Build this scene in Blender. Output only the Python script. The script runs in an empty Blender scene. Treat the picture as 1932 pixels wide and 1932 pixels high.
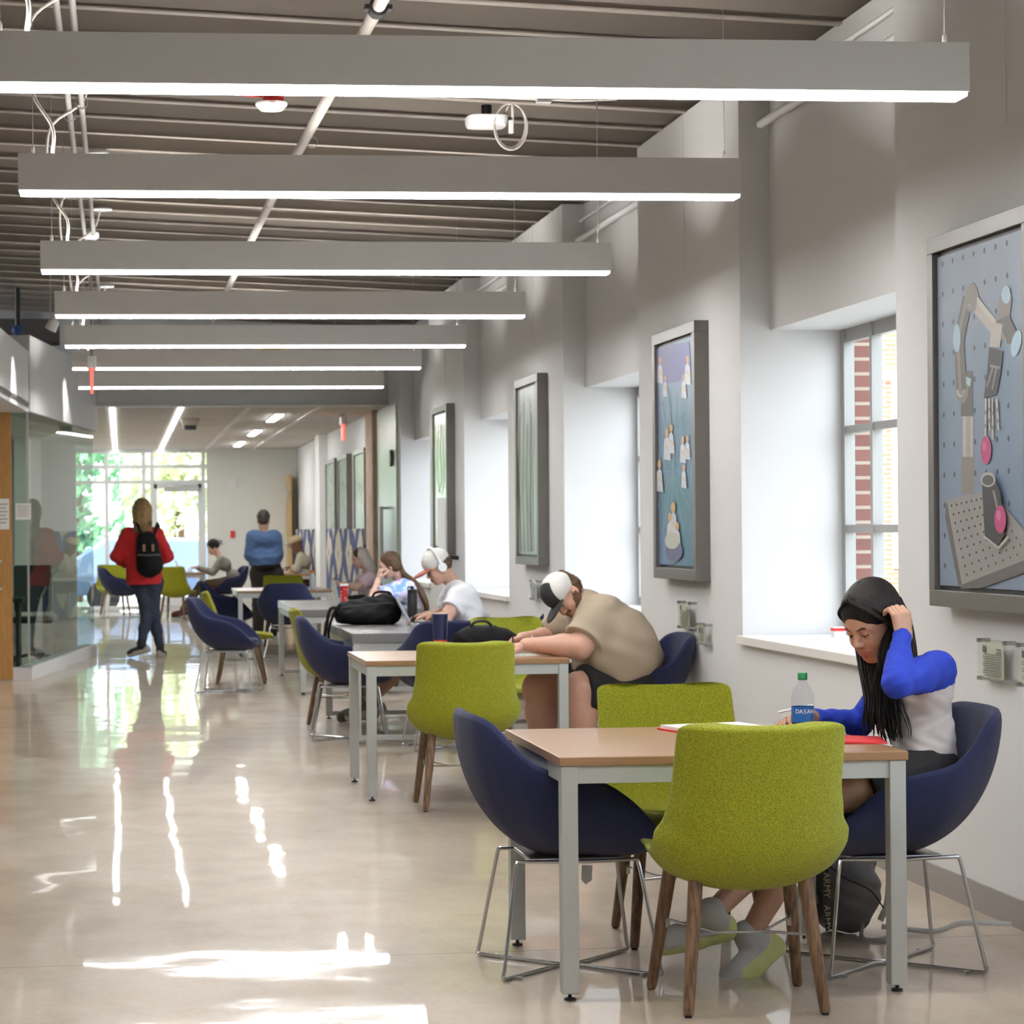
import bpy, math, random
import numpy as np
from mathutils import Vector, Matrix, Euler
random.seed(7); rng = np.random.default_rng(7)
SC = bpy.context.scene; COL = SC.collection
PI = math.pi

# ---------------------------------------------------------------- camera
CAM_H, FOC = 1.447, 4560.0
YAW, ROLL = math.atan(462 / FOC), 0.0084
cd = bpy.data.cameras.new('camera'); cam = bpy.data.objects.new('camera', cd); COL.objects.link(cam)
cd.sensor_width = 36; cd.sensor_fit = 'HORIZONTAL'; cd.lens = FOC / 1932 * 36
cd.shift_x = (966 - 690) / 1932; cd.shift_y = (999 - 966) / 1932
cd.clip_start = .1; cd.clip_end = 400
fwv = Vector((math.sin(YAW), math.cos(YAW), 0)); rtv = Vector((math.cos(YAW), -math.sin(YAW), 0)); upv = Vector((0, 0, 1))
cr = rtv * math.cos(ROLL) - upv * math.sin(ROLL); cu = upv * math.cos(ROLL) + rtv * math.sin(ROLL)
cam.matrix_world = Matrix(((cr.x, cu.x, -fwv.x, 0), (cr.y, cu.y, -fwv.y, 0), (cr.z, cu.z, -fwv.z, CAM_H), (0, 0, 0, 1)))
cd.dof.use_dof = True; cd.dof.focus_distance = 8.3; cd.dof.aperture_fstop = 9
SC.camera = cam

def W(x, y, Y):
    """room point seen at photo pixel (x, y) at depth Y along the hall"""
    u = (x - 690) / FOC; v = (999 - y) / FOC
    r = fwv + rtv * (u + v * ROLL) + upv * (v - u * ROLL)
    return Vector((0, 0, CAM_H)) + r * (Y / r.y)

def WX(x, y, X):
    r = W(x, y, 1) - Vector((0, 0, CAM_H)); return Vector((0, 0, CAM_H)) + r * (X / r.x)

# ---------------------------------------------------------------- sky, sun, exposure
wd = bpy.data.worlds.new('world'); SC.world = wd; wd.use_nodes = True
wn = wd.node_tree.nodes; wl = wd.node_tree.links
bg = wn['Background']; bg.inputs[1].default_value = 6.2
tc = wn.new('ShaderNodeTexCoord'); sx = wn.new('ShaderNodeSeparateXYZ'); rp = wn.new('ShaderNodeValToRGB')
wl.new(tc.outputs['Generated'], sx.inputs[0]); wl.new(sx.outputs[2], rp.inputs[0]); wl.new(rp.outputs[0], bg.inputs[0])
rp.color_ramp.elements[0].color = (.90, .93, 1, 1); rp.color_ramp.elements[1].color = (.74, .83, 1, 1)
sd = bpy.data.lights.new('sun', 'SUN'); sd.energy = 9; sd.angle = .02; sd.color = (1, .95, .86)
so = bpy.data.objects.new('sun', sd); COL.objects.link(so); so.rotation_euler = (math.radians(32), math.radians(-14), 0); so.location = (0, -10, 20)
SC.view_settings.view_transform = 'Standard'; SC.view_settings.look = 'None'; SC.view_settings.gamma = 1
SC.view_settings.use_curve_mapping = False; SC.view_settings.exposure = .12
SC.cycles.use_denoising = True; SC.cycles.max_bounces = 7; SC.cycles.diffuse_bounces = 4; SC.cycles.glossy_bounces = 3
SC.cycles.transparent_max_bounces = 12; SC.cycles.transmission_bounces = 4; SC.cycles.caustics_reflective = False
SC.cycles.caustics_refractive = False; SC.cycles.sample_clamp_indirect = 6; SC.cycles.use_adaptive_sampling = True
SC.cycles.adaptive_threshold = .02

# ---------------------------------------------------------------- materials
def mat(name, col, rough=.6, metal=0, spec=.5, noise=None, bump=None, emit=None, alpha=1, coat=0, sheen=0, coords='Object'):
    """noise=(scale,(dark colour),stretch xyz, lo, hi)  bump=(scale,distance,stretch)"""
    m = bpy.data.materials.new(name); m.use_nodes = True
    nt = m.node_tree; n = nt.nodes; l = nt.links; p = n['Principled BSDF']
    p.inputs['Base Color'].default_value = (*col, 1); p.inputs['Roughness'].default_value = rough
    p.inputs['Metallic'].default_value = metal; p.inputs['Specular IOR Level'].default_value = spec
    p.inputs['Coat Weight'].default_value = coat; p.inputs['Sheen Weight'].default_value = sheen
    m.diffuse_color = (*col, 1)
    if noise or bump: t = n.new('ShaderNodeTexCoord')
    if noise:
        mp = n.new('ShaderNodeMapping'); l.new(t.outputs[coords], mp.inputs[0]); mp.inputs['Scale'].default_value = noise[2] if len(noise) > 2 else (1, 1, 1)
        nz = n.new('ShaderNodeTexNoise'); nz.inputs['Scale'].default_value = noise[0]; nz.inputs['Detail'].default_value = 5; l.new(mp.outputs[0], nz.inputs[0])
        cr_ = n.new('ShaderNodeValToRGB'); l.new(nz.outputs[0], cr_.inputs[0])
        cr_.color_ramp.elements[0].position = noise[3] if len(noise) > 3 else .35; cr_.color_ramp.elements[1].position = noise[4] if len(noise) > 4 else .65
        cr_.color_ramp.elements[0].color = (*noise[1], 1); cr_.color_ramp.elements[1].color = (*col, 1)
        l.new(cr_.outputs[0], p.inputs['Base Color'])
    if bump:
        mp = n.new('ShaderNodeMapping'); l.new(t.outputs[coords], mp.inputs[0]); mp.inputs['Scale'].default_value = bump[2] if len(bump) > 2 else (1, 1, 1)
        nz = n.new('ShaderNodeTexNoise'); nz.inputs['Scale'].default_value = bump[0]; nz.inputs['Detail'].default_value = 3; l.new(mp.outputs[0], nz.inputs[0])
        b = n.new('ShaderNodeBump'); b.inputs['Distance'].default_value = bump[1]; b.inputs['Strength'].default_value = 1
        l.new(nz.outputs[0], b.inputs['Height']); l.new(b.outputs[0], p.inputs['Normal'])
    if emit: p.inputs['Emission Color'].default_value = (*col, 1); p.inputs['Emission Strength'].default_value = emit
    if alpha < 1: p.inputs['Alpha'].default_value = alpha
    return m

def glass_mat(name, tint, refl=.06, rough=0.0):
    """thin sheet of glass: clear view through, fresnel reflection"""
    m = bpy.data.materials.new(name); m.use_nodes = True; nt = m.node_tree; n = nt.nodes; l = nt.links
    n.remove(n['Principled BSDF']); o = n['Material Output']
    tr = n.new('ShaderNodeBsdfTransparent'); tr.inputs[0].default_value = (*tint, 1)
    gl = n.new('ShaderNodeBsdfGlossy'); gl.inputs['Roughness'].default_value = rough
    fr = n.new('ShaderNodeLayerWeight'); fr.inputs[0].default_value = refl
    ge = n.new('ShaderNodeNewGeometry'); inv = n.new('ShaderNodeMath'); inv.operation = 'SUBTRACT'; inv.inputs[0].default_value = 1; l.new(ge.outputs['Backfacing'], inv.inputs[1])
    mu = n.new('ShaderNodeMath'); mu.operation = 'MULTIPLY'; l.new(fr.outputs['Fresnel'], mu.inputs[0]); l.new(inv.outputs[0], mu.inputs[1])
    mx = n.new('ShaderNodeMixShader'); l.new(mu.outputs[0], mx.inputs[0]); l.new(tr.outputs[0], mx.inputs[1]); l.new(gl.outputs[0], mx.inputs[2])
    l.new(mx.outputs[0], o.inputs[0]); return m

M = {}
M['wall'] = mat('wall_paint', (.63, .625, .625), .7, bump=(260, .0006))
M['wall_green'] = mat('pale_wall_paint', (.78, .81, .78), .7)
M['white'] = mat('white_paint', (.82, .82, .82), .5)
M['sill'] = mat('sill_stone', (.74, .72, .68), .4)
M['base'] = mat('rubber_baseboard', (.27, .25, .235), .6)
M['roof'] = mat('roof_paint', (.23, .205, .18), .75)
M['joist'] = mat('joist_paint', (.30, .265, .232), .55)
M['pipe'] = mat('painted_pipe', (.42, .385, .35), .5)
M['pipe_grey'] = mat('conduit_grey', (.33, .32, .31), .45)
M['fix'] = mat('fixture_paint', (.70, .695, .69), .45, bump=(500, .0003))
M['led'] = mat('led_diffuser', (1, .99, .975), emit=56)
M['led_lip'] = mat('led_diffuser_lip', (1, .985, .95), emit=5)
M['uplight'] = mat('uplight_strip', (1, .97, .93), emit=66)
M['led_soft'] = mat('recessed_strip', (1, .99, .97), emit=8)
M['alu'] = mat('silver_table_steel', (.47, .49, .48), .42, .35, bump=(900, .0001))
M['chrome'] = mat('chrome_wire', (.62, .63, .64), .22, .95)
M['steel'] = mat('brushed_steel', (.5, .5, .5), .3, .9)
M['black'] = mat('black_plastic', (.012, .012, .013), .4)
M['rubber'] = mat('black_rubber', (.02, .02, .02), .7)
M['blue'] = mat('navy_felt', (.012, .018, .075), .95, noise=(420, (.007, .011, .046)), bump=(600, .0012), sheen=.12)
M['lime'] = mat('lime_felt', (.33, .345, .009), .95, noise=(330, (.15, .165, .004), (1, 1, 1), .40, .60), bump=(480, .0014), sheen=.1)
M['cap_w'] = mat('white_cap_fabric', (.66, .65, .62), .9)
M['greytop'] = mat('grey_laminate', (.17, .165, .17), .25)
M['brickcol'] = mat('bare_brick_column', (.58, .47, .39), .9, noise=(6, (.50, .36, .26)))
M['frame'] = mat('pewter_frame', (.20, .188, .178), .38, .55, bump=(90, .0006))
M['winframe'] = mat('window_frame_paint', (.34, .34, .33), .5)
M['oak'] = mat('oak_door', (.46, .235, .065), .45, noise=(9, (.38, .185, .05), (9, 9, 1)))
M['glass'] = glass_mat('clear_glass', (.97, .99, .98))
M['glass_g'] = glass_mat('greenish_glass', (.78, .86, .82), .26)
M['acryl'] = glass_mat('clear_acrylic', (.95, .96, .945), .08)
M['red'] = mat('red_plastic', (.62, .03, .025), .5)
M['exit'] = mat('exit_sign_red', (1, .13, .09), emit=1.1)
M['paper'] = mat('paper', (.78, .78, .76), .8)
M['ink'] = mat('ink', (.1, .1, .1), .8)

def wood_mat(name, a, b, scale, rough=.4, coords='Object', dist=3.0):
    m = bpy.data.materials.new(name); m.use_nodes = True; nt = m.node_tree; n = nt.nodes; l = nt.links; p = n['Principled BSDF']
    t = n.new('ShaderNodeTexCoord'); mp = n.new('ShaderNodeMapping'); mp.inputs['Scale'].default_value = scale; l.new(t.outputs[coords], mp.inputs[0])
    nz = n.new('ShaderNodeTexNoise'); nz.inputs['Scale'].default_value = 1; nz.inputs['Detail'].default_value = 6; nz.inputs['Distortion'].default_value = dist * .1; l.new(mp.outputs[0], nz.inputs[0])
    c = n.new('ShaderNodeValToRGB'); l.new(nz.outputs[0], c.inputs[0]); c.color_ramp.elements[0].position = .36; c.color_ramp.elements[1].position = .62
    c.color_ramp.elements[0].color = (*b, 1); c.color_ramp.elements[1].color = (*a, 1); l.new(c.outputs[0], p.inputs['Base Color'])
    p.inputs['Roughness'].default_value = rough; m.diffuse_color = (*a, 1); return m
M['tabletop'] = wood_mat('cherry_laminate', (.35, .205, .11), (.28, .155, .08), (2, 60, 60), .28)
M['walnut'] = wood_mat('walnut_leg', (.20, .115, .062), (.085, .045, .024), (90, 90, 7), .42)

def floor_mat():
    m = bpy.data.materials.new('polished_concrete'); m.use_nodes = True; nt = m.node_tree; n = nt.nodes; l = nt.links; p = n['Principled BSDF']
    t = n.new('ShaderNodeTexCoord')
    def nz(sc, det, st=(1, 1, 1), dis=0):
        mp = n.new('ShaderNodeMapping'); mp.inputs['Scale'].default_value = st; l.new(t.outputs['Object'], mp.inputs[0])
        z = n.new('ShaderNodeTexNoise'); z.inputs['Scale'].default_value = sc; z.inputs['Detail'].default_value = det; z.inputs['Distortion'].default_value = dis
        l.new(mp.outputs[0], z.inputs[0]); return z
    def ramp(z, a, b, pa, pb):
        c = n.new('ShaderNodeValToRGB'); c.color_ramp.elements[0].color = (*a, 1); c.color_ramp.elements[1].color = (*b, 1)
        c.color_ramp.elements[0].position = pa; c.color_ramp.elements[1].position = pb; l.new(z.outputs[0], c.inputs[0]); return c
    c1 = ramp(nz(.9, 8, (1, .7, 1), .6), (.43, .35, .27), (.55, .46, .37), .34, .62)
    c2 = ramp(nz(4, 9, (1, .5, 1), .25), (.74, .72, .70), (1, 1, 1), .30, .52)
    mx = n.new('ShaderNodeMixRGB'); mx.blend_type = 'MULTIPLY'; mx.inputs[0].default_value = .55; l.new(c1.outputs[0], mx.inputs[1]); l.new(c2.outputs[0], mx.inputs[2])
    c3 = ramp(nz(42, 4, (1, .5, 1)), (.86, .86, .86), (1, 1, 1), .3, .6)
    mx2 = n.new('ShaderNodeMixRGB'); mx2.blend_type = 'MULTIPLY'; mx2.inputs[0].default_value = .5; l.new(mx.outputs[0], mx2.inputs[1]); l.new(c3.outputs[0], mx2.inputs[2])
    # saw-cut joint across the slab
    s = n.new('ShaderNodeSeparateXYZ'); l.new(t.outputs['Object'], s.inputs[0])
    a = n.new('ShaderNodeMath'); a.operation = 'MULTIPLY_ADD'; a.inputs[1].default_value = -.035; l.new(s.outputs[0], a.inputs[0]); l.new(s.outputs[1], a.inputs[2])
    b = n.new('ShaderNodeMath'); b.operation = 'SUBTRACT'; b.inputs[1].default_value = 8.13; l.new(a.outputs[0], b.inputs[0])
    c = n.new('ShaderNodeMath'); c.operation = 'ABSOLUTE'; l.new(b.outputs[0], c.inputs[0])
    d = n.new('ShaderNodeMath'); d.operation = 'LESS_THAN'; d.inputs[1].default_value = .004; l.new(c.outputs[0], d.inputs[0])
    mj = n.new('ShaderNodeMixRGB'); l.new(d.outputs[0], mj.inputs[0]); l.new(mx2.outputs[0], mj.inputs[1]); mj.inputs[2].default_value = (.17, .14, .11, 1)
    l.new(mj.outputs[0], p.inputs['Base Color'])
    r = ramp(nz(3.5, 5), (.34, .34, .34), (.46, .46, .46), .35, .7); l.new(r.outputs[0], p.inputs['Roughness'])
    h1 = nz(1.9, .8, (1, .8, 1)); h2 = nz(8, 2)
    b1 = n.new('ShaderNodeBump'); b1.inputs['Distance'].default_value = .0032; b1.inputs['Strength'].default_value = 1; l.new(h1.outputs[0], b1.inputs['Height'])
    b2 = n.new('ShaderNodeBump'); b2.inputs['Distance'].default_value = .00016; b2.inputs['Strength'].default_value = 1; l.new(h2.outputs[0], b2.inputs['Height']); l.new(b1.outputs[0], b2.inputs['Normal'])
    l.new(b2.outputs[0], p.inputs['Normal']); p.inputs['Specular IOR Level'].default_value = .3
    p.inputs['Coat Weight'].default_value = .7; p.inputs['Coat Roughness'].default_value = .028; l.new(b2.outputs[0], p.inputs['Coat Normal'])
    return m
M['floor'] = floor_mat()

def brick_mat(name, a, b, mortar, scale, axes='YZX'):
    m = bpy.data.materials.new(name); m.use_nodes = True; nt = m.node_tree; n = nt.nodes; l = nt.links; p = n['Principled BSDF']
    t = n.new('ShaderNodeTexCoord'); s = n.new('ShaderNodeSeparateXYZ'); c = n.new('ShaderNodeCombineXYZ'); l.new(t.outputs['Object'], s.inputs[0])
    for i, ax in enumerate(axes): l.new(s.outputs['XYZ'.index(ax)], c.inputs[i])
    k = n.new('ShaderNodeTexBrick'); l.new(c.outputs[0], k.inputs['Vector']); k.inputs['Color1'].default_value = (*a, 1); k.inputs['Color2'].default_value = (*b, 1); k.inputs['Mortar'].default_value = (*mortar, 1)
    k.inputs['Scale'].default_value = scale; k.inputs['Brick Width'].default_value = .22; k.inputs['Row Height'].default_value = .077; k.inputs['Mortar Size'].default_value = .009; k.inputs['Mortar Smooth'].default_value = .1
    l.new(k.outputs[0], p.inputs['Base Color']); p.inputs['Roughness'].default_value = .85; return m
M['brick'] = brick_mat('brick_red', (.20, .085, .065), (.165, .07, .055), (.34, .28, .23), 1, 'XZY')
M['brick'].node_tree.nodes['Brick Texture'].inputs['Brick Width'].default_value = 3.1
M['brick2'] = brick_mat('brick_orange', (.42, .16, .09), (.36, .13, .08), (.5, .42, .34), 1, 'XZY')

# ---------------------------------------------------------------- mesh tools
class G:
    """collects geometry that becomes ONE mesh object"""
    def __init__(s): s.v = []; s.f = []; s.m = []; s.cur = 0
    def add(s, v, f):
        o = len(s.v); s.v += [tuple(p) for p in v]; s.f += [tuple(i + o for i in q) for q in f]; s.m += [s.cur] * len(f); return s
    def box(s, c, d, rz=0, rx=0, ry=0):
        R = Euler((rx, ry, rz)).to_matrix(); c = Vector(c)
        v = [c + R @ Vector((x * d[0] / 2, y * d[1] / 2, z * d[2] / 2)) for x in (-1, 1) for y in (-1, 1) for z in (-1, 1)]
        return s.add(v, [(0, 1, 3, 2), (4, 6, 7, 5), (0, 4, 5, 1), (2, 3, 7, 6), (0, 2, 6, 4), (1, 5, 7, 3)])
    def b2(s, a, b): return s.box([(a[i] + b[i]) / 2 for i in range(3)], [abs(b[i] - a[i]) for i in range(3)])
    def tube(s, pts, r, n=10, closed=False, cap=True, flat=1):
        pts = [Vector(p) for p in pts]; k = len(pts); rs = r if hasattr(r, '__len__') else [r] * k
        T = []
        for i in range(k):
            a = pts[(i - 1) % k] if (closed or i) else pts[0]; b = pts[(i + 1) % k] if (closed or i < k - 1) else pts[-1]
            T.append((b - a).normalized())
        u = T[0].orthogonal().normalized(); v = []; f = []
        for i in range(k):
            u = (u - T[i] * u.dot(T[i])).normalized(); w = T[i].cross(u)
            for j in range(n):
                a = 2 * PI * j / n; v.append(pts[i] + (u * math.cos(a) + w * math.sin(a) * flat) * rs[i])
        for i in range(k if closed else k - 1):
            for j in range(n):
                f.append((i * n + j, i * n + (j + 1) % n, ((i + 1) % k) * n + (j + 1) % n, ((i + 1) % k) * n + j))
        if cap and not closed: f.append(tuple(range(n - 1, -1, -1))); f.append(tuple((k - 1) * n + j for j in range(n)))
        return s.add(v, f)
    def lathe(s, prof, c=(0, 0, 0), n=28, R=None):
        c = Vector(c); v = []; f = []; k = len(prof)
        for r, z in prof:
            for j in range(n):
                a = 2 * PI * j / n; p = Vector((r * math.cos(a), r * math.sin(a), z)); v.append(c + (R @ p if R else p))
        for i in range(k - 1):
            for j in range(n): f.append((i * n + j, i * n + (j + 1) % n, (i + 1) * n + (j + 1) % n, (i + 1) * n + j))
        if prof[0][0] > 1e-5: f.append(tuple(range(n - 1, -1, -1)))
        if prof[-1][0] > 1e-5: f.append(tuple((k - 1) * n + j for j in range(n)))
        return s.add(v, f)
    def ell(s, c, r, R=None, n=16, m=10):
        c = Vector(c); v = []; f = []
        for i in range(m + 1):
            t = PI * i / m
            for j in range(n):
                a = 2 * PI * j / n; p = Vector((r[0] * math.sin(t) * math.cos(a), r[1] * math.sin(t) * math.sin(a), -r[2] * math.cos(t))); v.append(c + (R @ p if R else p))
        for i in range(m):
            for j in range(n): f.append((i * n + j, i * n + (j + 1) % n, (i + 1) * n + (j + 1) % n, (i + 1) * n + j))
        return s.add(v, f)
    def prism(s, poly, z0, z1, fn=None):
        n = len(poly); fn = fn or (lambda x, y, z: (x, y, z))
        v = [fn(x, y, z0) for x, y in poly] + [fn(x, y, z1) for x, y in poly]
        return s.add(v, [tuple(range(n - 1, -1, -1)), tuple(range(n, 2 * n))] + [(i, (i + 1) % n, n + (i + 1) % n, n + i) for i in range(n)])
    def grid(s, P, closed=False):
        k = len(P); n = len(P[0]); v = [p for row in P for p in row]; f = []
        for i in range(k - 1):
            for j in range(n if closed else n - 1): f.append((i * n + j, i * n + (j + 1) % n, (i + 1) * n + (j + 1) % n, (i + 1) * n + j))
        return s.add(v, f)
    def obj(s, name, m, parent=None, loc=None, smooth=True, bevel=0, sub=0, solid=0, solid_off=-1, fix=False, ang=40):
        me = bpy.data.meshes.new(name); me.from_pydata(s.v, [], s.f)
        for q in (m if isinstance(m, (list, tuple)) else [m]): me.materials.append(q)
        if isinstance(m, (list, tuple)): me.polygons.foreach_set('material_index', s.m)
        me.validate()
        if fix:
            import bmesh
            b = bmesh.new(); b.from_mesh(me); bmesh.ops.remove_doubles(b, verts=b.verts, dist=1e-5); bmesh.ops.recalc_face_normals(b, faces=b.faces); b.to_mesh(me); b.free()
        if smooth:
            me.polygons.foreach_set('use_smooth', [True] * len(me.polygons))
            try: me.set_sharp_from_angle(angle=math.radians(ang))
            except Exception: pass
        me.update()
        o = bpy.data.objects.new(name, me); COL.objects.link(o)
        if parent: o.parent = parent
        if loc: o.location = loc
        if solid: d = o.modifiers.new('s', 'SOLIDIFY'); d.thickness = solid; d.offset = solid_off
        if bevel: d = o.modifiers.new('b', 'BEVEL'); d.width = bevel; d.segments = 2; d.limit_method = 'ANGLE'; d.harden_normals = False
        if sub: d = o.modifiers.new('u', 'SUBSURF'); d.levels = sub; d.render_levels = sub
        return o

def tag(o, label=None, cat=None, group=None, kind=None):
    if label: o['label'] = label
    if cat: o['category'] = cat
    if group: o['group'] = group
    if kind: o['kind'] = kind
    return o
def thing(name, label, cat, loc=(0, 0, 0), rz=0, group=None):
    o = bpy.data.objects.new(name, None); COL.objects.link(o); o.location = loc; o.rotation_euler = (0, 0, rz); o.empty_display_size = .1
    return tag(o, label, cat, group)
def dup(root, loc, rz, label, group=None):
    r = root.copy(); COL.objects.link(r); r.location = loc; r.rotation_euler = (0, 0, rz); r['label'] = label
    if group: r['group'] = group
    def kids(src, dst):
        for ch in list(src.children):
            c = ch.copy(); COL.objects.link(c); c.parent = dst; kids(ch, c)
    kids(root, r); return r
def struct(name, g, m, **k):
    o = g.obj(name, m, **k)
    if not k.get('parent'): o['kind'] = 'structure'
    return o
def catmull(P, n, closed=False):
    P = [Vector(p) for p in P]; k = len(P); out = []
    for i in range(k if closed else k - 1):
        a = P[(i - 1) % k] if closed or i else P[0] * 2 - P[1]; b = P[i]; c = P[(i + 1) % k]; d = P[(i + 2) % k] if closed or i < k - 2 else P[-1] * 2 - P[-2]
        for j in range(n):
            t = j / n; out.append(.5 * ((2 * b) + (c - a) * t + (2 * a - 5 * b + 4 * c - d) * t * t + (3 * b - a - 3 * c + d) * t ** 3))
    if not closed: out.append(P[-1])
    return out
# ================================================================ THE SETTING
XW, XG, XS = 3.19, 3.74, 3.35          # wall face, glass plane, face of the panel over each window
YB, YE = 28.7, 44.0                    # bulkhead, end of the hall
roofz = lambda x: 3.79 + .046 * (XW - x)
struct('floor', G().b2((-9, -7, -.1), (3.8, 46, 0)), M['floor'], smooth=False)
# hall roof deck, sloping down towards the window wall
g = G(); g.add([(x, y, roofz(x) + dz) for dz in (.26, .4) for (x, y) in ((-9, -7), (XG + .5, -7), (XG + .5, 30), (-9, 30))],
               [(0, 1, 2, 3), (7, 6, 5, 4), (0, 4, 5, 1), (1, 5, 6, 2), (2, 6, 7, 3), (3, 7, 4, 0)])
struct('ceiling', g, M['roof'], smooth=False)
struct('ceiling_far', G().b2((-9, YB + .25, 2.93), (3.8, 46, 3.05)), mat('ceiling_tile', (.66, .635, .60), .8, noise=(1.2, (.56, .53, .49), (.5, 3, 1))), smooth=False)
# right wall, piers and window bays
wins = [(4.75, 7.2 - .02), (9.70, 12.22), (14.67, 17.23), (19.75, 22.32), (24.84, 27.46)]
piers = [(-7, 4.75), (7.18, 9.70), (12.22, 14.67), (17.23, 19.75), (22.32, 24.84), (27.46, 29.3)]
g = G()
for a, b in piers: g.b2((XW, a, 0), (XG + .05, b, roofz(XW) - .003))
for a, b in wins:
    g.b2((XW, a, 0), (XG + .05, b, .84))                       # under the sill
    g.b2((XS, a, 2.46), (XG + .05, b, roofz(XW) - .003))          # over the window
g.b2((XG + .3, -7, 3.7), (XG + .4, 29.3, roofz(XW) + .3)); g.b2((XG + .04, -7, 3.6), (XG + .4, 29.3, 3.72)); g.b2((XW, 29.3, 0), (XG + .16, 46, 3.1))
struct('wall_right', g, M['wall'], smooth=False)
for i, (a, b) in enumerate(wins):
    struct('trim_%d' % (i + 1), G().b2((XW - .035, a + .001, .84), (XG - .05, b - .001, .885)), M['sill'], bevel=.004, smooth=False)
    w = G(); n = 5
    for k in range(n + 1):
        y = a + (b - a) * k / n; e = .03 if k in (0, n) else .018
        y = min(max(y, a + .03), b - .03)
        w.b2((XG - .02, y - e, .885), (XG + .035, y + e, 2.46))
    for z, h in ((.915, .03), (1.43, .02), (1.94, .02), (2.425, .035)): w.b2((XG - .014, a, z - h), (XG + .029, b, z + h))
    fo = struct('window_%d' % (i + 1), w, M['winframe'], smooth=False)
    G().b2((XG + .006, a, .89), (XG + .010, b, 2.455)).obj('window_pane', M['glass'], fo, smooth=False)
    pl = bpy.data.lights.new('daylight_portal', 'AREA'); pl.shape = 'RECTANGLE'; pl.size = b - a; pl.size_y = 1.56; pl.cycles.is_portal = True
    po = bpy.data.objects.new('daylight_portal', pl); COL.objects.link(po); po.location = (XG + .12, (a + b) / 2, 1.67)
    po.rotation_euler = (PI / 2, 0, PI / 2); po['kind'] = 'structure'
g = G()
for a, b in ((-7, 29.25), (30.55, 43.9)): g.b2((XW - .012, a, 0), (XW, b, .105))
struct('baseboard_right', g, M['base'], smooth=False)
# vertical panel joints on the piers, above the pictures
for k, (a, b) in enumerate(piers[1:5]):
    struct('trim_%d' % (k + 10), G().b2((XW - .003, (a + b) / 2 - .006, 2.9), (XW + .001, (a + b) / 2 + .006, 3.8)), M['wall'], smooth=False)
# curtain pipe above each window
for k, (a, b) in enumerate(wins):
    struct('trim_%d' % (k + 20), G().tube([(XS - .05, a + .02, 3.52), (XS - .05, b - .02, 3.52)], .022).tube([(XS - .03, a + .02, 3.66), (XS - .03, b - .02, 3.66)], .012), M['white'])
# wall behind the camera, left side of the room, end of the hall
struct('wall_back', G().b2((-9, -7.15, 0), (3.9, -7, 4.7)), M['wall'], smooth=False)
struct('wall_left', G().b2((-4.2, -7, 0), (-4.05, 23.9, 4.5)).b2((-9, 33, 0), (-.60, 33.15, 3.0)).b2((-9, YB - .1, 3.0), (-.3, YB + .1, 4.6)), M['wall'], smooth=False)
struct('wall_front', G().b2((1.56, YE, 0), (3.3, YE + .15, 3.0)), M['wall_green'], smooth=False)
# bulkhead where the low ceiling starts
struct('beam', G().b2((-.3, YB, 2.93), (XG, YB + .25, 4.3)), M['wall'], smooth=False)
struct('trim_30', G().b2((-.3, YB - .02, 2.925), (XG, YB + .27, 2.94)), M['white'], smooth=False)
# white runners of the low ceiling
for k, x in enumerate((-3.0, -1.5, -.09, .73, 1.55, 2.4)):
    struct('trim_%d' % (k + 31), G().b2((x - .03, YB + .25, 2.918), (x + .03, YE, 2.932)), M['led_soft'] if k < 4 else M['white'], smooth=False)
for k, (x, y0, y1) in enumerate(((2.02, 30.7, 32.6), (2.02, 35.5, 37.4), (2.02, 40.2, 42.1), (-2.2, 31, 32.9), (-2.2, 36, 38), (-2.2, 40.5, 42.5))):  # the three behind the soffit are unseen, added to brighten the far hall
    t = thing('linear_downlight', ['nearer bright strip light in the low ceiling past the bulkhead', 'middle bright strip light in the low ceiling', 'strip light of the low ceiling nearest the end wall', 'unseen strip light added behind the soffit to brighten the hall, nearest', 'unseen strip light added behind the soffit to brighten the hall, middle', 'unseen strip light added behind the soffit to brighten the hall, farthest'][k], 'ceiling light', (x, y0, 2.93), 0, 'strip lights of the low ceiling')
    G().b2((-.06, 0, -.012), (.06, y1 - y0, 0)).obj('trim_frame', M['white'], t, smooth=False)
    G().b2((-.05, .01, -.02), (.05, y1 - y0 - .01, -.012)).obj('diffuser', M['led'], t, smooth=False)
# end glazing with a door
g = G(); yg = YE + .05
for x in (-4.2, -2.9, -1.55, -.25, .42, .57, 1.50):
    g.b2((x - .035, yg - .05, 0), (x + .035, yg + .05, 2.93))
for z in (.06, 2.34, 2.62, 2.9): g.b2((-4.2, yg - .045, z - .035), (1.56, yg + .045, z + .035))
g.b2((.57, yg - .04, 2.22), (1.5, yg + .04, 2.34)); g.b2((.57, yg - .04, 0), (.66, yg + .04, 2.3)); g.b2((1.40, yg - .04, 0), (1.5, yg + .04, 2.3)); g.b2((.6, yg - .04, 0), (1.5, yg + .04, .25))
fo = struct('window_6', g, mat('storefront_frame', (.80, .84, .86), .4), smooth=False)
G().b2((-4.2, yg - .004, .06), (1.56, yg + .004, 2.9)).obj('window_pane', M['glass'], fo, smooth=False)
G().b2((.78, yg - .13, 2.16), (1.42, yg - .05, 2.27)).obj('door_closer', M['steel'], fo, bevel=.01)
pl = bpy.data.lights.new('daylight_portal', 'AREA'); pl.shape = 'RECTANGLE'; pl.size = 5.7; pl.size_y = 2.8; pl.cycles.is_portal = True
po = bpy.data.objects.new('daylight_portal', pl); COL.objects.link(po); po.location = (-1.32, YE + .16, 1.5); po.rotation_euler = (-PI / 2, 0, 0); po['kind'] = 'structure'
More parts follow.
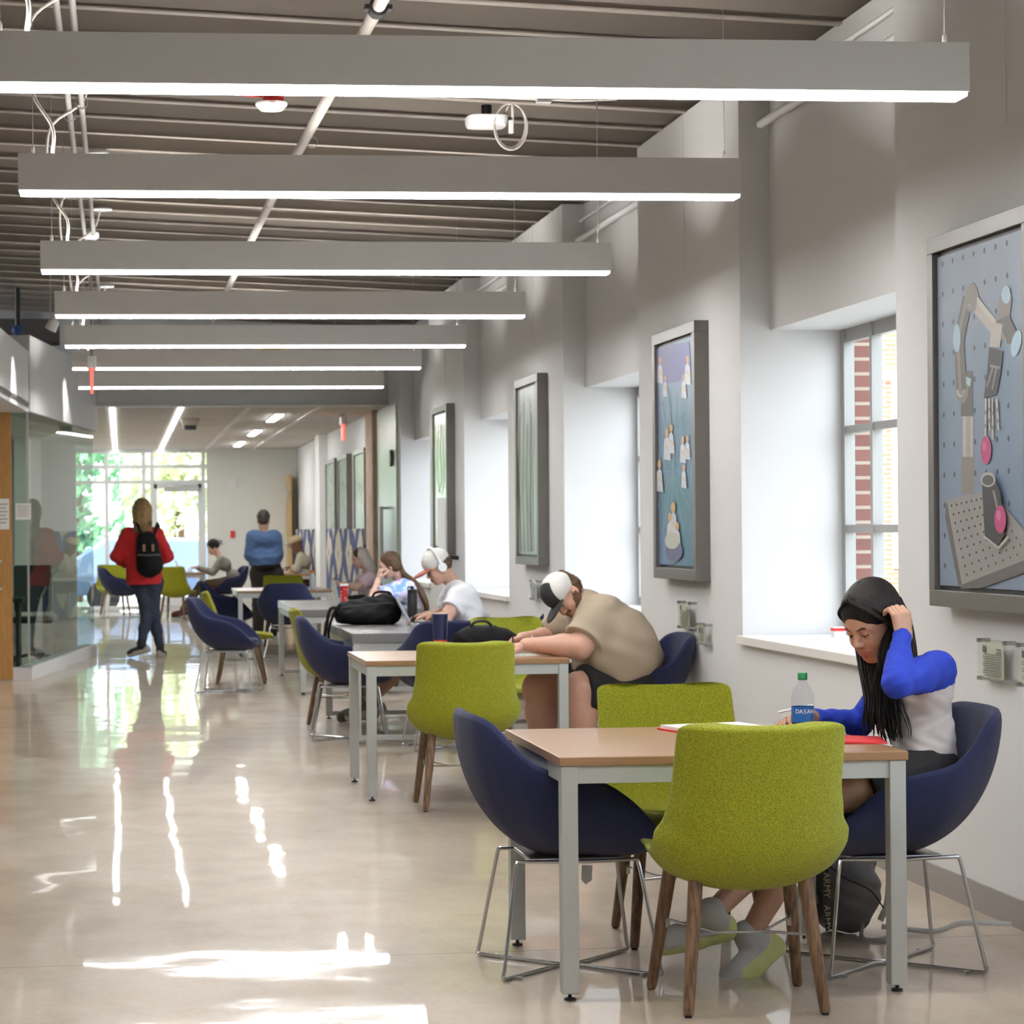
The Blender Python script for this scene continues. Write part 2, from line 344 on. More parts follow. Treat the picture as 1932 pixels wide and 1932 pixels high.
struct('wall_far_left', G().b2((-4.35, 33, 0), (-4.2, YE + .15, 3.0)), M['wall_green'], smooth=False)
# oak door seen on edge with its hinges, and the white jamb by the pictures
fo = struct('door_1', G().b2((3.0, YE - .62, 0), (3.06, YE - .03, 2.45)), mat('pale_oak', (.62, .42, .20), .5), smooth=False)
for z in (.3, 1.2, 2.1): G().tube([(2.985, YE - .64, z - .07), (2.985, YE - .64, z + .07)], .02).obj('door_hinge', M['steel'], fo)
struct('trim_40', G().b2((3.06, 37.3, 0), (XW, 38.1, 2.93)), M['white'], smooth=False)
# bare column end and green glazed door beside the bulkhead
struct('trim_41', G().b2((3.12, 29.9, 0), (XW, 30.75, 2.93)), M['brickcol'], smooth=False)
fo = struct('door_2', G().b2((3.17, 27.75, 0), (XW + .02, 29.85, 2.9)), mat('pale_green_door', (.50, .56, .48), .3), smooth=False)
G().tube([(3.08, 28.55, 1.05), (3.08, 28.55, 1.72)], .022).tube([(3.08, 28.55, 1.07), (3.18, 28.55, 1.07)], .014).tube([(3.08, 28.55, 1.70), (3.18, 28.55, 1.70)], .014).obj('door_handle', M['chrome'], fo)

# glass meeting room on the left -------------------------------------------------
A = Vector((-.875, 23.88, 0)); Bp = Vector((-.29, 28.6, 0))
def slab(p, q, th, z0, z1, side=1):
    d = (q - p).normalized(); n = Vector((-d.y, d.x, 0)) * th * side
    c = [p, q, q + n, p + n]; gg = G()
    return gg.prism([(v.x, v.y) for v in c], z0, z1)
g = slab(A, Bp, .16, 0, .125); g.b2((-1.06, 23.88, 0), (-.875, 24.04, .125)); g.b2((-4.2, 23.88, 0), (-2.1, 24.04, .125))
struct('trim_50', g, M['wall'], smooth=False, fix=True)
g = slab(A + Vector((-.03, .03, 0)), Bp + Vector((-.03, -.02, 0)), .012, .125, 2.66); fo = struct('window_7', g, M['glass_g'], smooth=False, fix=True)
G().b2((-1.06, 23.91, .125), (-.91, 23.922, 2.62)).obj('window_pane', M['glass_g'], fo, smooth=False)
G().b2((-4.2, 23.91, .125), (-2.1, 23.922, 2.62)).obj('window_pane', M['glass_g'], fo, smooth=False)
G().b2((-.915, 23.90, .125), (-.895, 23.925, 2.62)).obj('window_joint', M['steel'], fo, smooth=False)
# soffit above the glass
g = slab(A, Bp + (Bp - A).normalized() * .12, .3, 2.63, 3.38)
fo = struct('wall_soffit', g, M['wall'], smooth=False, fix=True)
P0 = Vector((-1.42, 13.5, 0))
slab(P0, A + Vector((-.012, -.02, 0)), .3, 2.62, 3.22).obj('soffit_panel', M['wall'], fo, smooth=False, fix=True)
g = G(); g.prism([(P0.x, P0.y), (A.x - .012, A.y - .02), (A.x - .1, A.y + .2), (-4.05, A.y + .2), (-4.05, P0.y)], 2.66, 2.72)
struct('ceiling_soffit', g, mat('soffit_board', (.52, .47, .42), .8), smooth=False, fix=True)
struct('ceiling_room', G().prism([(A.x - .1, A.y + .2), (Bp.x - .2, Bp.y), (-1.2, 33), (-4.2, 33), (-4.2, A.y + .2)], 2.68, 2.74), M['white'], smooth=False, fix=True)
# inside the glass room: back wall piece, end partition and window to outside
struct('wall_room', G().b2((-4.35, 23.9, 0), (-4.2, 33, 3)).b2((-1.35, 31.2, 0), (-1.2, 33, 2.7)), M['wall_green'], smooth=False)
for k, (x, y) in enumerate(((-2.4, 25.6), (-2.4, 28.5), (-2.4, 31))):  # added lamps, put in to brighten the glass room
    t = thing('added_panel_light', 'square ceiling light added to brighten the glass meeting room, ' + ('nearest', 'middle', 'farthest')[k], 'ceiling light', (x, y, 2.68), 0, 'panel lights added in the glass room')
    G().b2((-.3, -.3, -.01), (.3, .3, 0)).obj('trim_frame', M['white'], t, smooth=False); G().b2((-.28, -.28, -.014), (.28, .28, -.01)).obj('diffuser', M['led_soft'], t, smooth=False)
# wooden door under the soffit
fo = struct('door_3', G().b2((-2.02, 23.86, .01), (-1.06, 23.91, 2.62)), M['oak'], smooth=False)
hx = -1.17
G().tube([(hx, 23.85, 1.16), (hx, 23.79, 1.165), (hx - .03, 23.76, 1.15), (hx - .1, 23.76, 1.12), (hx - .13, 23.76, 1.03), (hx - .1, 23.76, .94), (hx - .03, 23.76, .905), (hx, 23.79, .895), (hx, 23.85, .9)], .013).obj('door_handle', M['steel'], fo)

# roof joists ------------------------------------------------------------------
jy = [3.7 + .605 * k for k in range(41)]
jm = None
for k, y in enumerate(jy):
    if jm is None:
        g = G()
        x0, x1 = -9.0, XG + .3
        z0, z1 = roofz(x0), roofz(x1)
        def bar(ya, yb, da, db):
            g.add([(x, yy, z + d) for (x, z) in ((x0, z0), (x1, z1)) for yy in (ya, yb) for d in (da, db)],
                  [(0, 1, 3, 2), (4, 6, 7, 5), (0, 4, 5, 1), (2, 3, 7, 6), (0, 2, 6, 4), (1, 5, 7, 3)])
        bar(-.004, .004, 0, .26); bar(-.032, .032, -.008, 0); bar(-.032, .032, .25, .258)
        jm = g.obj('ceiling_joist', M['joist'], smooth=False); o = jm
    else: o = jm.copy(); COL.objects.link(o)
    o.location = (0, y, 0); tag(o, 'painted steel roof joist running across the open ceiling above the pendants', 'joist', 'roof joists of the open ceiling', 'structure')
# two darker deep beams
for y in (16.15, 22.3):
    pass

# outdoors -----------------------------------------------------------------------
struct('ground', G().b2((-60, 46.05, -.3), (60, 120, -.15)).b2((3.95, -20, -.3), (60, 46, -.15)), mat('pavement', (.42, .42, .40), .9), smooth=False)
def building(name, c, d, label, rot=0):
    t = thing(name, label, 'building', (c[0], c[1], -.15), rot)
    w, h, dp = d
    G().b2((0, 0, 0), (w, dp, h)).obj('wall', M['brick2'], t, smooth=False)
    G().b2((-.02, -.06, 3.95), (w + .02, 0, 4.1)).obj('stone_band', M['sill'], t, smooth=False)
    n = int(w / 2)
    for i in range(n):
        x = (i + .5) * w / n
        f = G().b2((x - .8, -.05, .9), (x + .8, -.01, 3.95)).obj('window', M['white'], t, smooth=False)
        gg = G()
        for a in (-1, 1):
            for z in (.98, 1.95, 2.95): gg.b2((x + a * .38 - .33, -.07, z), (x + a * .38 + .33, -.045, z + .88))
        gg.obj('pane', mat('dark_pane', (.16, .18, .20), .1), f, smooth=False)
    return t
building('street_building', (10.2, 38, 0), (16, 12, 4), 'orange brick building with white framed windows outside the nearest window')
for (a, b) in wins[1:5]:
    g = G().b2((XG + .055, b, -.1), (XG + .14, b + .25, 3.6)); o = g.obj('brick_pier', M['brick'], smooth=False)
    tag(o, 'dark red brick pier just outside the window wall', 'pier', 'brick piers outside the windows', 'structure')
def tree(x, y, h, r, label, seed, n=2600, col=0):
    rr = random.Random(seed)
    t = thing('tree', label, 'tree', (x, y, -.15), 0, 'trees outside the end doors')
    G().tube([(0, 0, 0), (.05, 0, h * .3), (-.03, .05, h * .6)], [.14, .11, .06], 8).obj('trunk', M['walnut'], t)
    g = G()
    for i in range(n):
        while 1:
            p = Vector((rr.uniform(-1, 1), rr.uniform(-1, 1), rr.uniform(-1, 1)))
            if .25 < p.length < 1 and math.sin(p.x * 7 + seed) + math.sin(p.y * 6) + math.sin(p.z * 8 + seed) > -.6: break
        c = Vector((p.x * r, p.y * r, h * .55 + p.z * h * .5)); s = rr.uniform(.10, .22)
        a = Vector((rr.gauss(0, 1), rr.gauss(0, 1), rr.gauss(0, 1))).normalized(); b = a.orthogonal().normalized(); e = a.cross(b)
        g.add([c - b * s, c - e * s * .5, c + b * s, c + e * s * .5], [(0, 1, 2, 3)])
    o = g.obj('foliage', M['leaf%d' % col], t, smooth=False); o['kind'] = 'stuff'
for k, c in enumerate(((.58, .80, .48), (.32, .58, .36), (.78, .84, .55))):
    M['leaf%d' % k] = mat('leaf_%d' % k, c, .6)
tree(-3.2, 50.5, 6, 1.5, 'bright green tree outside the left glass of the end wall', 1)
tree(-1.0, 55.5, 7, 1.6, 'darker green tree outside the end glass behind the red jacket', 2, col=1)
tree(1.2, 51.5, 6, 1.2, 'yellow green tree outside the glass entrance door', 3, col=2)
tree(3.9, 57, 8, 1.9, 'tall green tree farthest behind the glass entrance door', 4)
tree(-6.5, 54.5, 8, 2.4, 'broad green tree seen through the glass meeting room', 5)
# parked car
t = thing('parked_car', 'blue white parked car outside the glass entrance door', 'car', (.95, 48.4, -.15), 0)
body = [(-2.1, .35), (2.1, .35), (2.2, .7), (2.0, .95), (1.2, 1.05), (.7, 1.45), (-1.2, 1.5), (-1.9, 1.05), (-2.15, .9)]
G().prism(body, -.8, .8, lambda x, y, z: (x, z, y)).obj('car_body', mat('car_paint', (.25, .34, .55), .2), t, bevel=.06)
G().prism([(.95, 1.06), (.62, 1.38), (-1.1, 1.42), (-1.6, 1.06)], -.81, .81, lambda x, y, z: (x, z, y)).obj('car_window', M['glass'], t, smooth=False)
for x in (-1.3, 1.3):
    for y in (-.72, .72): G().lathe([(.0, -.1), (.3, -.1), (.33, 0), (.3, .1), (0, .1)], (x, y, .33), 20, Matrix.Rotation(PI / 2, 3, 'X')).obj('wheel', M['rubber'], t)

# ================================================================ PENDANT LIGHTS
def fixture(y, z, x0, label):
    t = thing('pendant_light', label, 'pendant light', (x0, y, z), 0, 'long grey linear pendants')
    L, w, h = 3.05, .115, .152
    g = G(); s = .008
    g.b2((0, -w / 2, 0), (L, -w / 2 + s, h)); g.b2((0, w / 2 - s, 0), (L, w / 2, h)); g.b2((0, -w / 2 + s, 0), (s, w / 2 - s, h)); g.b2((L - s, -w / 2 + s, 0), (L, w / 2 - s, h)); g.b2((s, -w / 2 + s, .06), (L - s, w / 2 - s, .118))
    g.obj('housing', M['fix'], t, smooth=False)
    g = G(); g.cur = 1; g.b2((.006, -w / 2 + .003, -.013), (L - .006, w / 2 - .003, 0)); g.cur = 0; g.b2((.008, -w / 2 + .005, -.0145), (L - .008, w / 2 - .005, -.0132))
    g.obj('diffuser', [M['led'], M['led_lip']], t, smooth=False)
    G().b2((s, -.035, .118), (L - s, .035, .124)).obj('uplight', M['uplight'], t, smooth=False)
    for x in (.06, L - .06): 
        zt = roofz(x0 + x) - z
        G().tube([(x, 0, h), (x, 0, zt)], .0022, 5).lathe([(.008, 0), (.008, .03), (.003, .04)], (x, 0, h), 8).obj('suspension_cable', M['steel'], t)
    zt = roofz(x0 + .25) - z
    pts = catmull([(.14, 0, h), (.14, .02, h + .12), (.05, .1, .45), (.05, .12, zt - .35), (.22, .14, zt - .2), (.28, .14, zt - .03)], 6)
    G().tube(pts, .0075, 7).obj('power_cord', mat('cord', (.62, .58, .53), .5) if 'cordm' not in M else M['cordm'], t)
    G().lathe([(.085, 0), (.08, .012), (.02, .022)], (.28, .14, zt - .05), 24).obj('canopy', M['white'], t)
    return t
M['cordm'] = mat('cord', (.62, .58, .53), .5)
fy = [(1.85, 2.80), (4.6, 2.8), (7.35, 2.795), (10.127, 2.862), (12.878, 2.83), (15.634, 2.838), (18.358, 2.852), (21.13, 2.87), (24.17, 2.885)]
names = ['linear pendant behind the camera, second row', 'linear pendant just behind the nearest visible one', 'nearest and largest grey linear pendant crossing the top of the photo',
         'second grey linear pendant from the front', 'third grey linear pendant from the front', 'fourth grey linear pendant from the front', 'fifth grey linear pendant from the front',
         'sixth grey linear pendant, behind the hanging exit sign', 'farthest linear pendant, right in front of the bulkhead']
for (y, z), nm in zip(fy, names): fixture(y, z, -.41, nm)
# ================================================================ CHAIRS
def blue_shell():
    R = [(.30, 0, .435), (.295, .15, .43), (.275, .235, .445), (.225, .29, .50), (.155, .315, .568), (.065, .328, .625), (-.03, .33, .65), (-.12, .325, .668), (-.185, .305, .70), (-.245, .275, .757), (-.30, .24, .815), (-.345, .18, .838), (-.365, .08, .842)]
    R = R + [(-.368, 0, .842)] + [(x, -y, z) for x, y, z in R[:0:-1]]
    rim = catmull(R, 5, True); out = []; T = 14
    def prof(c, rim, sh, lift):
        rows = []
        for i in range(T + 1):
            t = i / T; f = math.sin(t * PI / 2) ** .92; gz = 1 - math.cos(t * PI / 2) ** 1.0
            rows.append([Vector((c[0] + (p.x - c[0]) * f * sh, c[1] + (p.y - c[1]) * f * sh, c[2] + (p.z - c[2]) * gz)) for p in rim])
        return rows
    o = prof((0, 0, .365), rim, 1, 0)
    inner = [Vector((p.x * .9 if p.x < 0 else p.x * .95, p.y * .895, p.z - .004)) for p in rim]
    i_ = prof((0, 0, .42), inner, 1, 0)
    top = [Vector(((a.x + b.x) / 2, (a.y + b.y) / 2, max(a.z, b.z) + .016)) for a, b in zip(rim, inner)]
    g = G(); g.grid(o + [top] + i_[::-1], True); return g
def wire_base(r=.0065):
    g = G()
    for s in (-1, 1):
        y = s * .245; yt = s * .17
        P = [(-.19, yt, .372), (-.20, yt, .372), (-.255, y, .03), (-.262, y, .008), (-.24, y - s * .02, .007), (-.03, s * .012, .007), (.03, s * .012, .007), (.24, y - s * .02, .007), (.262, y, .008), (.255, y, .03), (.20, yt, .372), (.19, yt, .372), (0, yt * .95, .366)]
        P = [Vector(p) for p in P]; Q = []
        k = len(P)
        for i in range(k):   # rounded corners
            a, b, c = P[(i - 1) % k], P[i], P[(i + 1) % k]
            d0 = min(.03, (a - b).length * .45); d1 = min(.03, (c - b).length * .45)
            p0 = b + (a - b).normalized() * d0; p1 = b + (c - b).normalized() * d1
            for t in (0, .33, .67, 1): Q.append(p0 * (1 - t) ** 2 + b * 2 * t * (1 - t) + p1 * t * t)
        g.tube(Q, r, 8, closed=True)
    return g
def blue_chair():
    t = thing('tub_chair', '', 'chair')
    blue_shell().obj('shell', M['blue'], t, sub=1, fix=True)
    sup = [(x, y) for x, y in ((math.copysign(abs(math.cos(a)) ** .75, math.cos(a)) * (.275 if math.cos(a) > 0 else .185), math.copysign(abs(math.sin(a)) ** .75, math.sin(a)) * .205) for a in [2 * PI * k / 40 for k in range(40)])]
    g = G(); rows = []
    for sc, z in ((.55, .425), (.86, .43), (1.0, .445), (.985, .462), (.93, .474), (.6, .478), (.02, .478)): rows.append([Vector((x * sc + .005, y * sc, z + (.004 * math.cos(y * 6)))) for x, y in sup])
    g.grid(rows, True).obj('seat_cushion', M['blue'], t)
    wire_base().obj('wire_base', M['chrome'], t)
    for s in (-1, 1):
        for f in (-1, 1): G().box((f * .205, s * .212, .005), (.03, .010, .010), rz=-f * s * .75).obj('foot_glide', M['steel'], t, smooth=False)
    G().box((0, 0, .372), (.30, .30, .012)).obj('mounting_plate', M['steel'], t, bevel=.003)
    return t
def green_shell():
    spine = catmull([(.305, 0, .425), (.285, 0, .452), (.20, 0, .458), (.08, 0, .445), (-.05, 0, .432), (-.16, 0, .445), (-.235, 0, .50), (-.275, 0, .59), (-.305, 0, .70), (-.335, 0, .80), (-.348, 0, .845), (-.352, 0, .863), (-.354, 0, .870)], 4)
    ws = [(0, .21), (.06, .245), (.15, .262), (.3, .285), (.42, .298), (.50, .295), (.57, .270), (.65, .255), (.75, .252), (.82, .250), (.88, .243), (.93, .226), (.97, .196), (1, .13)]
    ls = [(0, .008), (.1, .012), (.3, .042), (.42, .07), (.52, .085), (.62, .065), (.75, .05), (1, .03)]
    def ip(tb, s):
        for (a, x), (b, y) in zip(tb, tb[1:]):
            if s <= b: t = (s - a) / (b - a); return x + (y - x) * (t * t * (3 - 2 * t))
        return tb[-1][1]
    n = len(spine); U = 24; rows = []
    for i, p in enumerate(spine):
        s = i / (n - 1); a = spine[max(i - 1, 0)]; b = spine[min(i + 1, n - 1)]; T = (b - a).normalized(); N = Vector((T.z, 0, -T.x))
        w = ip(ws, s); lf = ip(ls, s)
        rows.append([p + Vector((0, w * (u), 0)) + N * lf * abs(u) ** 2.4 for u in [-1 + 2 * j / U for j in range(U + 1)]])
    return G().grid(rows), rows
def green_chair():
    t = thing('shell_chair', '', 'chair')
    g, rows = green_shell()
    # underside bulges below the seat: closed thick shell
    n = len(rows); U = len(rows[0]); g2 = G(); back = []
    for i, r in enumerate(rows):
        s = i / (n - 1); new = []
        a = rows[max(i - 1, 0)][U // 2]; b = rows[min(i + 1, n - 1)][U // 2]; T = (b - a).normalized(); N = Vector((T.z, 0, -T.x))
        th = .034 + .045 * math.exp(-((s - .38) / .2) ** 2)
        for j, p in enumerate(r):
            u = -1 + 2 * j / (U - 1); e = min(1, (1 - abs(u)) * 6); ed = min(1, s * 9, (1 - s) * 7)
            new.append(p - N * (.014 + (th - .014) * (max(e * ed, 0) ** .5) * (.45 + .55 * (1 - abs(u) ** 2.5))))
        back.append(new)
    allrows = rows + back[::-1]
    g2.grid(allrows)
    g2.f += [(len(rows[0]) * i, len(rows[0]) * (i + 1), len(rows[0]) * (2 * n - 2 - i), len(rows[0]) * (2 * n - 1 - i)) for i in range(n - 1)]; g2.m += [0] * (n - 1)
    w = len(rows[0]); g2.f += [(w * i + w - 1, w * (2 * n - 1 - i) + w - 1, w * (2 * n - 2 - i) + w - 1, w * (i + 1) + w - 1) for i in range(n - 1)]; g2.m += [0] * (n - 1)
    g2.f += [(j, w * (2 * n - 1) + j, w * (2 * n - 1) + j + 1, j + 1) for j in range(w - 1)]; g2.m += [0] * (w - 1)
    g2.obj('shell', M['lime'], t, sub=1, fix=True)
    feet = {}
    for f, s, tx, ty, bx, by in ((-1, -1, -.15, -.165, -.225, -.205), (-1, 1, -.15, .165, -.225, .205), (1, -1, .14, -.185, .225, -.232), (1, 1, .14, .185, .225, .232)):
        a = Vector((tx, ty, .392)); b = Vector((bx, by, .006))
        lg = G().tube([a, a.lerp(b, .3), a.lerp(b, .97), b], [.0225, .0215, .0165, .015], 14).obj('leg', M['walnut'], t)
        G().tube([b, (bx, by, 0)], .011, 12).obj('glide', M['rubber'], lg)
        m_ = a.lerp(b, .42); feet[(f, s)] = m_
        inn = (Vector((0, 0, m_.z)) - m_).normalized()
        G().box(m_ + inn * .019 + Vector((0, 0, .0)), (.004, .018, .055), rz=math.atan2(inn.y, inn.x)).obj('bracket', M['steel'], t, smooth=False)
    for s in (-1, 1):
        c = Vector((0, s * .07, .212)); 
        for f in (-1, 1): G().tube([feet[(f, s)], c], .0045, 8).obj('stretcher', M['chrome'], t)
    G().tube([(0, -.07, .212), (0, .07, .212)], .0045, 8).obj('stretcher', M['chrome'], t)
    G().box((0, 0, .392), (.26, .28, .02)).obj('underframe', M['alu'], t, bevel=.008)
    return t
CH = 'chairs round the study tables'
bc = blue_chair(); gc = green_chair()
blue_used = green_used = False
def chair(kind, x, y, deg, label):
    global blue_used, green_used
    src = bc if kind == 'b' else gc
    first = not (blue_used if kind == 'b' else green_used)
    if kind == 'b': blue_used = True
    else: green_used = True
    rz = math.radians(deg)
    if first: src.location = (x, y, 0); src.rotation_euler = (0, 0, rz); src['label'] = label; src['group'] = ('blue ' if kind == 'b' else 'green ') + CH; return src
    return dup(src, (x, y, 0), rz, label, ('blue ' if kind == 'b' else 'green ') + CH)
chair('b', 1.455, 7.87, 1, 'empty navy tub chair on wire base at the left of the nearest wood table')
chair('g', 1.865, 7.21, 88, 'lime green shell chair in front, back to us, at the nearest wood table')
chair('g', 1.97, 8.37, -90, 'lime green shell chair on the far side of the nearest wood table')
chair('b', 2.49, 7.76, 181, 'navy tub chair on wire base in which the person in blue sleeves sits')
chair('g', 1.76, 12.48, 86, 'lime green shell chair, back to us, at the second wood table')
chair('b', 2.82, 13.35, 183, 'navy tub chair in which the person in the tan shirt sits')
chair('g', 2.55, 15.15, -75, 'lime green shell chair half hidden behind the person in the tan shirt')
chair('b', 1.56, 16.68, -3, 'empty navy tub chair at the left front of the dark grey table')
chair('g', 1.60, 17.70, 0, 'lime green shell chair side on, just behind the navy chair of the dark grey table')
chair('b', 2.12, 15.85, 92, 'navy tub chair at the near side of the dark grey table behind the paper cup')
chair('b', 2.93, 17.9, 180, 'navy tub chair in which the person with headphones sits')
chair('b', .95, 21.78, -12, 'empty navy tub chair standing out in the aisle left of the pale table')
chair('g', 1.13, 23.0, -4, 'lime green shell chair side on behind the navy chair in the aisle')
chair('b', 1.28, 28.9, -6, 'navy tub chair at the left end of the far wood table')
chair('b', 1.86, 27.45, 86, 'navy tub chair, back to us, at the near side of the far wood table')
chair('g', 2.02, 30.3, -94, 'lime green shell chair on the far side of the far wood table')
chair('b', 2.98, 28.7, 180, 'blue tub chair in which the blonde person sits')
chair('g', 2.75, 22.3, 175, 'lime green shell chair in which the person in the tie-dye shirt sits')
chair('g', -.12, 42.0, -80, 'lime green shell chair farthest left, near the end glazing')
chair('b', -.02, 40.7, -10, 'navy tub chair seen left of the person in the red jacket')
chair('g', .90, 39.8, 70, 'lime green shell chair right behind the person in the red jacket')
chair('b', 1.78, 41.0, 190, 'navy tub chair in which the person in the grey sweater sits')

# ================================================================ TABLES
TZ = .747
def table(x, y, w, d, label, top='tabletop', th=.028, sled=False, group='wood topped study tables', name='study_table'):
    t = thing(name, label, 'table', (x, y, 0), 0, group)
    G().b2((0, 0, TZ - th), (w, d, TZ)).obj('tabletop', M[top], t, bevel=.003, smooth=False)
    i = .006; s = .052; z1 = TZ - th
    g = G()
    for (a, b) in (((i + s, i + .008), (w - i - s, i + .03)), ((i + s, d - i - .03), (w - i - s, d - i - .008)), ((i + .008, i + s), (i + .03, d - i - s)), ((w - i - .03, i + s), (w - i - .008, d - i - s))):
        g.b2((a[0], a[1], z1 - .055), (b[0], b[1], z1))
    g.obj('apron', M['alu'], t, smooth=False)
    for cx in (i, w - i - s):
        for cy in (i, d - i - s):
            lg = G().b2((cx, cy, .022), (cx + s, cy + s, z1)).obj('leg', M['alu'], t, bevel=.003, smooth=False)
            G().lathe([(.018, 0), (.018, .007), (.006, .01), (.006, .022)], (cx + s / 2, cy + s / 2, 0), 14).obj('levelling_foot', M['black'], lg)
    if sled:
        for cy in (i + .006, d - i - s + .006): G().b2((i + s, cy, .024), (w - i - s, cy + .04, .058)).obj('floor_rail', M['alu'], t, smooth=False)
    return t
table(1.325, 7.275, 1.095, 1.05, 'nearest wood topped table with silver legs, where the person in blue sleeves sits')
table(1.29, 12.79, 1.10, 1.04, 'second wood topped table with silver legs, where the person in the tan shirt writes')
table(1.545, 16.2, 1.10, 2.3, 'long dark grey topped table carrying the black backpack', 'greytop', .065, True, 'grey topped tables on floor rails')
table(1.55, 21.15, 1.10, 2.9, 'pale reflecting grey topped table behind the black backpack', 'greytop', .065, True, 'grey topped tables on floor rails')
table(1.34, 28.0, 1.10, 1.6, 'far wood topped table with the orange capped bottle on it')
table(.28, 40.4, 1.12, 1.1, 'farthest table by the end glazing, with the open laptop of the person in grey')
# ================================================================ IMPLICIT SURFACES (people, soft bags)
V3 = lambda *a: Vector(a)
def _rc(P, a, b, r1, r2):
    ba = b - a; l2 = max(ba @ ba, 1e-9); t = np.clip(((P - a) @ ba) / l2, 0, 1)
    return np.linalg.norm(P - a - t[..., None] * ba, axis=-1) - (r1 + (r2 - r1) * t)
def _kc(P, a, b, r1, r2):
    ba = b - a; L = math.sqrt(max(ba @ ba, 1e-9)); u = ba / L; h = (P - a) @ u; t = np.clip(h / L, 0, 1)
    rad = np.linalg.norm(P - a - h[..., None] * u, axis=-1) - (r1 + (r2 - r1) * t)
    return np.maximum(rad, np.maximum(-h, h - L))
def _el(P, c, r, R):
    q = (P - c) @ R; k0 = np.linalg.norm(q / r, axis=-1); k1 = np.linalg.norm(q / (r * r), axis=-1) + 1e-9
    return k0 * (k0 - 1) / k1
def pc(a, b, r1, r2=None, k=.02, m=0, op=1): return dict(t='c', a=np.array(a, float), b=np.array(b, float), r1=r1, r2=r1 if r2 is None else r2, k=k, m=m, op=op)
def pk(a, b, r1, r2=None, k=.02, m=0, op=1): return dict(t='k', a=np.array(a, float), b=np.array(b, float), r1=r1, r2=r1 if r2 is None else r2, k=k, m=m, op=op)
def pe(c, r, R=None, k=.02, m=0, op=1):
    return dict(t='e', c=np.array(c, float), r=np.array(r, float), R=np.array(R, float) if R is not None else np.eye(3), k=k, m=m, op=op)
def _ev(p, P):
    if p['t'] == 'c': return _rc(P, p['a'], p['b'], p['r1'], p['r2'])
    if p['t'] == 'k': return _kc(P, p['a'], p['b'], p['r1'], p['r2'])
    return _el(P, p['c'], p['r'], p['R'])
def _bb(p):
    if p['t'] == 'e': e = np.full(3, p['r'].max()); return p['c'] - e, p['c'] + e
    r = max(p['r1'], p['r2']); return np.minimum(p['a'], p['b']) - r, np.maximum(p['a'], p['b']) + r
